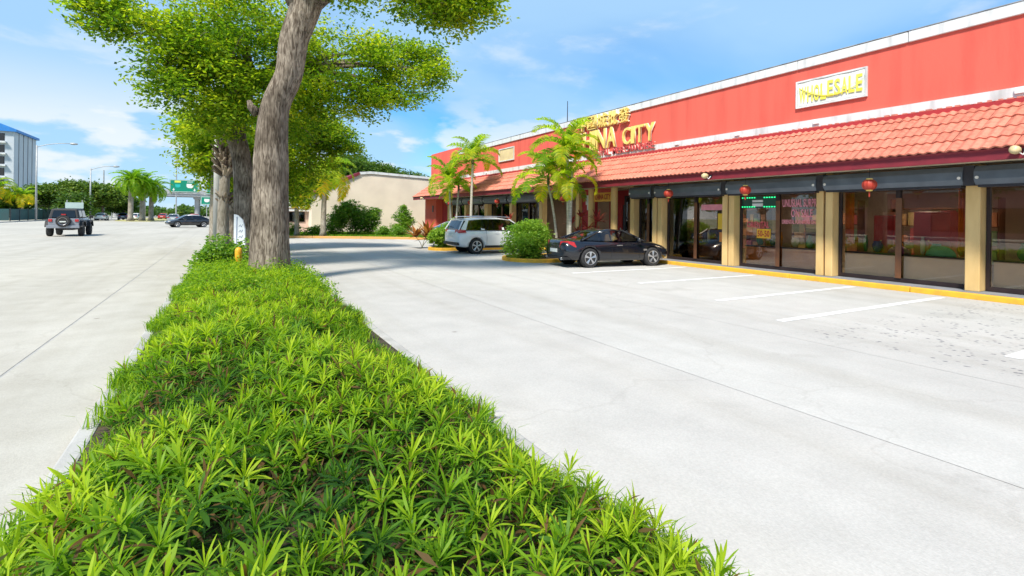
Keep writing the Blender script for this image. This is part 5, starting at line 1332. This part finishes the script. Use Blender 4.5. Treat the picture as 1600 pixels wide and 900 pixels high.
for sy in (-1, 1):
    for (a, b_) in ((-1.6, -.72), (-.62, .30)):
        v = [(a, sy * .80, 1.29), (b_, sy * .80, 1.29), (b_ - .03, sy * .705, 1.74), (a + .08, sy * .705, 1.74)]
        MB().add(v + [(p[0], p[1] - sy * .02, p[2]) for p in v], [(0, 1, 2, 3), (7, 6, 5, 4), (0, 4, 5, 1), (1, 5, 6, 2), (2, 6, 7, 3), (3, 7, 4, 0)]).build('side_window', M_cglass, jp)
    for x in (-1.22, 1.25):
        MB().prism([(x - .58, .62), (x - .42, .98), (x - .25, 1.06), (x + .25, 1.06), (x + .45, .96), (x + .60, .62), (x + .50, .62), (x + .38, .88), (x + .2, .97), (x - .2, .97), (x - .36, .90), (x - .48, .62)], 'y', *sorted((sy * .76, sy * 1.0))).build('fender_flare', M_trim, jp, bevel=.02)
        wheel(jp, x, sy * .82, .40, .27, 5, .1, dark=True)
    tl_ = MB().box(-1.90, -1.855, sy * .68 - .10, sy * .68 + .10, .98, 1.16).build('tail_lamp', M_tail, jp, bevel=.02)
    m_ = MB().box(.35, .45, *sorted((sy * .98, sy * 1.2)), 1.22, 1.42).build('wing_mirror', M_trim, jp, bevel=.02); MB().tube([(.4, sy * .8, 1.28), (.4, sy * .99, 1.3)], .02, 5).build('arm', M_trim, m_)
    MB().box(-.5, -.35, *sorted((sy * .802, sy * .82)), 1.02, 1.05).build('door_handle', M_trim, jp)
MB().box(-2.05, -1.86, -.85, .85, .55, .74).build('rear_bumper', JP, jp, bevel=.03)
MB().box(1.96, 2.1, -.8, .8, .55, .72).build('front_bumper', M_trim, jp, bevel=.03)
MB().box(-1.7, 1.8, -.45, .45, .42, .60).build('chassis', M_trim, jp)
sp = MB().lathe([(.24, -.13), (.36, -.13), (.385, -.08), (.385, .08), (.36, .13), (.24, .13)], 26, 'x', (-2.0, 0, 1.02)).build('spare_wheel', M_tyre, jp)
rm = MB().lathe([(.24, -.12), (.25, -.145), (.22, -.12), (.08, -.11), (.0, -.13)], 22, 'x', (-2.0, 0, 1.02)).build('rim', M_chrome, sp)
MB().box(-2.14, -2.10, -.16, .16, .95, 1.03).build('number_plate', M_plate, sp)
MB().box(-1.93, -1.88, -.12, .12, 1.43, 1.50).build('brake_light', M_tail, jp)
MB().tube([(-1.9, 0, 1.3), (-1.9, 0, 1.45)], .02, 5).build('light_stalk', M_trim, jp)
# ================================================================== BACKGROUND
M_cream = pmat('cream_stucco', (0.78, 0.67, 0.53), (0.68, 0.58, 0.46), .6, .9, .2, 30)
M_coral = pmat('coral_trim', (.62, .40, .32), None, 3, .8)
bb = empty('beige_building', (12, 47, 0)); tag(bb, 'beige stucco building with sloping left roof beyond the lot end', 'building')
def bpart(mb, name, mat, **k): o = mb.build(name, mat, bb, **k); o.matrix_parent_inverse = Matrix.Translation((-12, -47, 0)); return o
bpart(MB().prism([(6.6, 0), (24, 0), (24, 5.0), (17.3, 5.2), (11.6, 5.42), (10.6, 5.3), (6.6, 3.3)], 'y', 47, 62), 'wall', M_cream)
bpart(MB().prism([(10.7, 5.33), (11.6, 5.44), (17.3, 5.22), (24, 5.02), (24, 5.2), (17.3, 5.42), (11.6, 5.66), (10.6, 5.55)], 'y', 46.9, 62), 'roof_edge', M_white)
bpart(MB().prism([(6.2, 3.14), (10.65, 5.35), (10.55, 5.54), (6.05, 3.32)], 'y', 46.85, 62), 'sloping_roof_edge', M_fascia)
bpart(MB().prism([(5.0, 3.9), (9.1, 5.75), (9.1, 6.0), (5.0, 4.2)], 'y', 52, 62), 'upper_roof', M_coral)
bpart(MB().box(4.2, 6.59, 49, 60, 0, 3.1), 'street_wing', pmat('pink_wing', (.62, .45, .38), None, 1, .9))
w_ = bpart(MB().box(4.35, 6.3, 48.93, 48.99, 1.0, 1.9), 'window', M_frame)
for k in range(3): MB().box(4.42 + k * .62, 4.98 + k * .62, 48.915, 48.928, 1.06, 1.84).build('pane', M_cglass, w_)
bpart(MB().box(4.0, 6.6, 48.6, 48.92, 1.95, 2.1), 'awning', M_white)
sb = empty('logo_sign', (5.6, 48.9, 2.35)); tag(sb, 'white sign panel with a red emblem on the beige building street wing', 'sign')
MB().box(-1.1, 1.0, 0, .06, -.1, 1.0).build('panel', M_white, sb)
lm = MB()
for k in range(5):
    a = math.pi / 2 + k * 2 * math.pi / 5; b_ = a + .35; c_ = a - .35
    lm.prism([(0.1, .45), (.1 + .2 * math.cos(c_), .45 + .2 * math.sin(c_)), (.1 + .42 * math.cos(a), .45 + .42 * math.sin(a)), (.1 + .2 * math.cos(b_), .45 + .2 * math.sin(b_))], 'y', -.03, -.002 - .001 * k)
lm.build('emblem', pmat('emblem_red', (.6, .03, .03), None, 4, .5), sb)
vt = MB().tube([(0, 0, 0), (0, 0, .8)], .05, 6).tube([(-.45, 0, .6), (.45, 0, .62)], .04, 5).build('roof_vent', M_bolt, loc=(15.0, 52, 5.2)); tag(vt, 'small pale vent pipe on the beige building roof', 'vent')

def far_tree(base, rx, rz, h, label, seed, group, tint=0, leaf=.45, per=4.5, ry=None, trunk_r=.2, mat=None):
    gen = np.random.default_rng(seed); rs = random.Random(seed); ry = ry or rx
    lob = [(base[0], base[1], h - rz, rx * .8, ry * .8, rz * .85)]
    for k in range(8):
        a = k * 2.4; lob.append((base[0] + rx * .6 * math.cos(a), base[1] + ry * .6 * math.sin(a), h - rz * (1.0 + .45 * math.sin(k * 1.7)), rx * rs.uniform(.35, .5), ry * rs.uniform(.35, .5), rz * rs.uniform(.4, .55)))
    t = empty('leafy_tree', base); tag(t, label, 'tree', group)
    P, T, C = crown_points(lob, per, 9, leaf * 1.1, gen)
    V, F, T = leaf_cloud(P - np.array(base), leaf, np.clip(T + tint, 0, 1), gen=gen)
    link('crown', arrays_mesh('crown', V, F, mat or L_far, T), t)
    MB().tube([(0, 0, 0), (.1, 0, h * .35), (0, 0, h * .7)], [trunk_r, trunk_r * .8, trunk_r * .4], 8).build('trunk', M_bark, t, smooth=True)
    for k in range(4):
        l = lob[k + 1]; MB().tube(bez((0, 0, h * .3), ((l[0] - base[0]) * .4, (l[1] - base[1]) * .4, h * .6), (l[0] - base[0], l[1] - base[1], l[2]), 6), [trunk_r * .5, trunk_r * .4, trunk_r * .3, trunk_r * .25, trunk_r * .2, .02], 6).build('limb', M_bark, t)
for k, (x, y, rx, h, lb) in enumerate(((15.0, 72, 4.2, 10.2, 'dark green tree rising left behind the beige building roof'), (19.5, 74, 3.8, 9.6, 'dark green tree behind the middle of the beige building roof'), (23.5, 73, 3.6, 8.3, 'lower dark tree behind the beige roof near the red tower'), (27.5, 75, 3.8, 7.8, 'lowest dark tree behind the beige roof at the red tower'), (11.5, 70, 3.0, 8.6, 'dark tree behind the feather palms'), (8.2, 78, 3.2, 7.0, 'dark tree low behind the leaning trunk'))):
    far_tree((x, y, 0), rx, 2.4, h, lb, 110 + k, 'trees behind the beige building', leaf=.38, per=7)
LT = [(-29.5, 130, 3.6, 7.3, 'round tree behind the soft top vehicle, left of three'), (-25.5, 132, 4.2, 8.3, 'tallest bright green tree behind the soft top vehicle'), (-21.5, 131, 3.4, 7.6, 'round tree right of the soft top vehicle'), (-33.5, 126, 2.6, 5.6, 'small grey green tree in front of the blue roofed tower'), (-24, 121, 2.0, 5.6, 'small grey green street tree above the soft top vehicle'), (-18.6, 135, 2.4, 6.2, 'small tree at the right end of the left group')]
for k, (x, y, rx, h, lb) in enumerate(LT):
    far_tree((x, y, 0), rx, 2.5, h, lb, 130 + k, 'trees on the left side of the street', leaf=.5, per=5, tint=.18 if k < 3 else -.05)
# distant belt closing the street
gen = np.random.default_rng(77); P = []
for k in range(120):
    x = gen.uniform(-60, 70); y = gen.uniform(235, 300); h = gen.uniform(2.5, 5.0); n = 130
    d = rand_dirs(n, gen=gen); P.append(np.array([x, y, h * .55]) + d * np.array([3.6, 3, h * .5]) * gen.uniform(.5, 1, (n, 1)))
P = np.concatenate(P); V, F, T = leaf_cloud(P, 1.5, np.clip(gen.normal(size=len(P)) * .2 + .45, 0, 1), gen=gen)
o = link('far_woods', arrays_mesh('far_woods', V, F, L_far, T)); o['kind'] = 'stuff'; o['label'] = 'distant belt of trees closing the end of the street'; o['category'] = 'woods'

# date palms in the median
for k, (x, y, h, lb) in enumerate(((-14.6, 113.5, 7.2, 'left date palm of the median group'), (-13.2, 116.0, 6.6, 'middle date palm of the median group with thick trunk'), (-12.1, 118.5, 6.0, 'right date palm of the median group'))):
    palm((x, y, .1), [(0, 0, h, .1, 0)], F_date, 46, lb, 140 + k, 'date palms in the street median', 'date_palm', .86, .42, .36, M_palmbark, False, (80, -25))
for k, (x, y, h, s_, lb) in enumerate(((-34.5, 120, 5.2, 1.25, 'yellowing palm in front of the blue roofed tower'), (-37.5, 118, 6.2, 1.2, 'green palm at the left picture edge before the tower'), (-31.0, 121, 4.2, .9, 'short palm between the tower and the street lamp'))):
    palm((x, y, .1), [(0, 0, h, .1, 0)], F_big[1:] if k == 0 else F_big, 16, lb, 150 + k, 'palms before the tower', 'street_palm', s_ * 1.2, .2, .15, M_palmbark, False)

# office tower with blue roof
M_tow = pmat('tower_panel', (0.52, 0.56, 0.60), (0.46, 0.50, 0.55), .3, .7)
M_blueroof = pmat('blue_roof', (0.03, 0.22, 0.62), (0.03, 0.18, 0.5), 1, .5)
tw = empty('office_tower', (-50, 160, 0)); tag(tw, 'pale grey tower with bright blue roof edge at the left', 'building')
def tpart(mb, name, mat, par=None, **k):
    o = mb.build(name, mat, par or tw, **k)
    if par is None: o.matrix_parent_inverse = Matrix.Translation((50, -160, 0))
    return o
tx0, tx1, ty0, ty1, th = -66.0, -39.9, 150.0, 165.0, 18.8
tpart(MB().box(tx0, tx1, ty0, ty1, 0, th), 'wall', M_tow)
for k in range(4):
    y = ty0 + 3.0 + k * 3.0; tpart(MB().box(tx1 - .02, tx1 + .06, y - .08, y + .08, .5, th), 'panel_joint', M_frame)
tpart(MB().prism([(tx0 - .6, th), (tx1 + .5, th), (tx1 + .5, th + .5), (tx1 - 3.5, th + 2.2), (tx0 + 3, th + 2.2), (tx0 - .6, th + .5)], 'y', ty0 - .5, ty1 + .5), 'roof', M_blueroof)
for fl in range(7):
    z = 1.6 + fl * 2.5
    bl = tpart(MB().box(tx0 + 1, tx1 - 1.2, ty0 - .7, ty0 - .01, z - .35, z), 'balcony', M_white)
    for k in range(7):
        x0 = tx1 - 4.2 - k * 3.3
        w = tpart(MB().box(x0, x0 + 2.7, ty0 - .05, ty0 - .012, z + .15, z + 1.75), 'window', M_frame)
        for q in range(2): MB().box(x0 + .08 + q * 1.32, x0 + 1.32 + q * 1.3, ty0 - .08, ty0 - .051, z + .22, z + 1.68).build('pane', M_cglass, w)
# fence, poles, lamps
fe = empty('mesh_fence', (-31, 110, 0)); tag(fe, 'dark green screened fence along the left side of the street', 'fence')
def fpart(mb, n, m): o = mb.build(n, m, fe); o.matrix_parent_inverse = Matrix.Translation((31, -110, 0))
M_fence = pmat('fence_screen', (0.02, 0.09, 0.09), (0.03, 0.07, 0.075), .5, .8)
for k in range(8):
    x0 = -27.9 - 0 * k; y0 = 104 + k * 4
    fpart(MB().box(-28.02, -27.98, y0 + .06, y0 + 3.94, .2, 1.95), 'fence_panel', M_fence); fpart(MB().box(-28.06, -27.94, y0 - .06, y0 + .06, .13, 2.1), 'post', M_trim)
for k in range(5):
    fpart(MB().box(-28.06 - 4 * k - 3.94, -28.06 - 4 * k - .06, 104, 104.04, .2, 1.95), 'fence_panel', M_fence); fpart(MB().box(-28.12 - 4 * k - 4, -28.0 - 4 * k - 4, 103.94, 104.06, .13, 2.1), 'post', M_trim)
M_pole = pmat('galvanised_pole', (0.42, 0.43, 0.43), (0.34, 0.35, 0.36), 3, .55, metal=.3)
def lamp(x, y, h, arm, label, z1=.6):
    t = empty('street_lamp', (x, y, 0)); tag(t, label, 'street lamp', 'curved arm street lamps')
    MB().tube([(0, 0, 0), (0, 0, h)], [.16, .1], 8).build('pole', M_pole, t, smooth=True)
    MB().tube(bez((0, 0, h - .3), (arm * .4, 0, h + z1), (arm, 0, h + z1), 8), .06, 6).build('arm', M_pole, t, smooth=True)
    MB().lathe([(.0, -.1), (.16, 0), (.2, .4), (.12, .9), (.0, 1.0)], 8, 'x', (arm - .1, 0, h + z1)).build('lamp_head', M_pole, t, smooth=True)
lamp(-27.0, 112, 12.5, 4.4, 'tall street lamp with long curved arm beside the blue roofed tower')
lamp(-22.5, 126, 10.0, 3.6, 'thinner street lamp above the soft top vehicle')
for (x, y, h, r_, lb) in ((-22.6, 139, 10.6, .16, 'slim traffic signal mast left of the date palms'), (-13.0, 190, 20.5, .2, 'tall thin mast behind the big green sign')):
    o = MB().tube([(0, 0, 0), (0, 0, h)], [r_, r_ * .7], 8).build('mast', M_pole, loc=(x, y, 0)); tag(o, lb, 'mast')
bxs = empty('roadside_board', (-22.2, 112, 0)); tag(bxs, 'pale rectangular board on posts just above the soft top vehicle', 'sign')
MB().box(-1.1, 1.3, -.04, .04, 2.2, 3.2).build('panel', pmat('pale_board', (.4, .5, .48), None, 1, .6), bxs)
for x in (-.9, 1.1): MB().box(x - .06, x + .06, .045, .15, 0, 3.6).build('post', M_pole, bxs)

# overpass
ov = empty('overpass', (-10, 205, 0)); tag(ov, 'concrete motorway overpass crossing the far end of the street', 'bridge')
M_ovp = pmat('overpass_concrete', (0.42, 0.43, 0.44), (0.34, 0.35, 0.36), .3, .85)
def opart(mb, n): o = mb.build(n, M_ovp, ov); o.matrix_parent_inverse = Matrix.Translation((10, -205, 0))
opart(MB().box(-58, 40, 200, 214, 7.1, 8.3), 'deck'); opart(MB().box(-58, 40, 199.7, 199.99, 7.9, 9.2), 'barrier'); opart(MB().box(-58, 40, 214.01, 214.3, 7.9, 9.2), 'barrier')
for x in (-44, -30, -8, 6, 20):
    for y in (203, 211): opart(MB().tube([(x, y, 0), (x, y, 6.3)], .7, 12), 'pier')
    opart(MB().box(x - 1.0, x + 1.0, 201, 213, 6.3, 7.09), 'pier_cap')

# direction signs
M_sgreen = pmat('sign_green', (0.0, 0.24, 0.15), (0.0, 0.21, 0.13), .5, .5)
M_swhite = pmat('sign_print_white', (.8, .82, .8), None, 2, .5)
M_steal = pmat('sign_teal', (.02, .45, .42), None, 2, .5)
M_syel = pmat('sign_yellow', (.72, .75, .12), None, 2, .5)
gt = empty('sign_gantry', (-6, 150.4, 0)); tag(gt, 'slender overhead gantry beam on one post carrying the green signs', 'gantry')
for z in (6.2, 6.7): MB().box(-10.5, 9.5, -.08, .08, z - .07, z + .07).build('beam', M_pole, gt)
for k in range(20): MB().tube([(-10.4 + k, 0, 6.27 + .36 * (k % 2)), (-9.4 + k, 0, 6.63 - .36 * (k % 2))], .04, 5).build('brace', M_pole, gt)
for x in (-10.6, 9.6): MB().tube([(x, 0, 0), (x, 0, 7.2)], .2, 10).build('post', M_pole, gt, smooth=True)
def gsign(x0, x1, z0, z1, y, label, kind):
    t = empty('direction_sign', ((x0 + x1) / 2, y, z0)); tag(t, label, 'road sign'); w, h = x1 - x0, z1 - z0
    MB().box(-w / 2, w / 2, 0, .08, 0, h).build('panel', M_sgreen, t)
    for bx_ in ((-w/2 + .06, w/2 - .06, -.012, 0, .06, .14), (-w/2 + .06, w/2 - .06, -.012, 0, h - .14, h - .06), (-w/2 + .06, -w/2 + .14, -.012, 0, .14, h - .14), (w/2 - .14, w/2 - .06, -.012, 0, .14, h - .14)):
        MB().box(*bx_).build('border', M_swhite, t)
    def shield(cx, cz, s, m): MB().prism([(cx - s, cz + s * .7), (cx + s, cz + s * .7), (cx + s, cz - s * .3), (cx + s * .5, cz - s * .75), (cx - s * .5, cz - s * .75), (cx - s, cz - s * .3)], 'y', -.03, -.002).build('route_shield', m, t)
    def arrow(cx, cz, s): MB().prism([(cx - s * .15, cz + s * .6), (cx + s * .15, cz + s * .6), (cx + s * .15, cz), (cx + s * .55, cz), (cx, cz - s * .6), (cx - s * .55, cz), (cx - s * .15, cz)], 'y', -.03, -.002).build('arrow', M_swhite, t)
    if kind == 'big':
        MB().box(-w * .33, -w * .12, -.03, -.002, h * .76, h * .92).build('plate', M_syel, t)
        shield(-w * .22, h * .5, .55, M_steal); shield(w * .20, h * .52, .72, M_swhite)
        link('lettering', fit_text(text_mesh('WEST', 1, .005, M_swhite, offset=.01), 1.3, .34), t, loc=(w * .20 - .65, -.012, h * .78), rot=ROT_S)
        arrow(-w * .36, h * .2, .55); arrow(w * .36, h * .2, .55)
    elif kind == 'small':
        shield(0, h * .52, .55, M_swhite)
    else:
        for r_ in range(3):
            MB().box(-w * .38, w * (.05 if r_ else .3), -.03, -.002, h * (.72 - .27 * r_), h * (.72 - .27 * r_) + .3).build('lettering_line', M_swhite, t)
        shield(w * .28, h * .55, .3, M_swhite)
    return t
gsign(-11.66, -5.6, 6.75, 9.8, 150.0, 'big green overhead sign with two white arrows and yellow plate', 'big')
gsign(-3.9, 2.2, 6.4, 9.6, 150.0, 'second green overhead sign half hidden by the street trees', 'big')
gsign(-23.2, -18.9, 2.9, 5.5, 148.0, 'left green roadside sign with rows of white lettering by the date palms', 'rows')
gsign(-5.0, -2.4, 3.7, 5.7, 146.0, 'small green sign under the second overhead sign', 'small')
for (x, y, h) in ((-22.6, 148.2, 5.3), (-19.5, 148.2, 5.3)):
    o = MB().tube([(0, 0, 0), (0, 0, h)], .09, 6).build('sign_post', M_pole, loc=(x, y, 0)); tag(o, ('left' if x < -21 else 'right') + ' steel post of the roadside sign with rows of lettering', 'post')
o = MB().tube([(0, 0, 0), (0, 0, 5.4)], .09, 6).build('sign_post', M_pole, loc=(-3.7, 146.2, 0)); tag(o, 'steel post of the small green sign under the overhead signs', 'post')
rs_ = empty('route_marker', (-17.9, 138, 0)); tag(rs_, 'small white route marker in front of the left green sign', 'road sign')
MB().box(-.75, .75, -.04, 0, 2.2, 4.0).build('panel', M_swhite, rs_); MB().tube([(0, .03, 0), (0, .03, 3.4)], .06, 6).build('post', M_pole, rs_)
link('lettering', fit_text(text_mesh('22', 1, .005, M_trim, offset=.01), 1.0, 1.0), rs_, loc=(-.5, -.05, 2.6), rot=ROT_S)

# across the street, outside the picture but mirrored in the shop glass
pk = empty('pink_shop', (-40, 18, 0)); tag(pk, 'low pink building across the street mirrored in the shop windows', 'building')
def kpart(mb, n, m): o = mb.build(n, m, pk); o.matrix_parent_inverse = Matrix.Translation((40, -18, 0)); return o
kpart(MB().box(-52, -40, 2, 40, 0, 5.0), 'wall', pmat('pink_stucco', (.62, .28, .30), (.55, .24, .26), .4, .9)); kpart(MB().box(-52.3, -39.6, 1.6, 40.4, 5.0, 5.5), 'roof_edge', M_white)
for k in range(7):
    w = kpart(MB().box(-39.995, -39.93, 4.5 + 5 * k, 7.5 + 5 * k, .6, 3.2), 'window', M_frame); MB().box(-39.925, -39.91, 4.6 + 5 * k, 7.4 + 5 * k, .7, 3.1).build('pane', M_cglass, w)
for k, (x, y, h) in enumerate(((-31, 8, 8), (-31.5, 20, 9), (-31, 33, 7.5))):
    far_tree((x, y, .1), 3.2, 2.4, h, ('street tree before the pink building, nearest of three', 'tallest street tree before the pink building', 'street tree before the pink building, farthest of three')[k], 170 + k, 'trees before the pink building', leaf=.4, per=5)
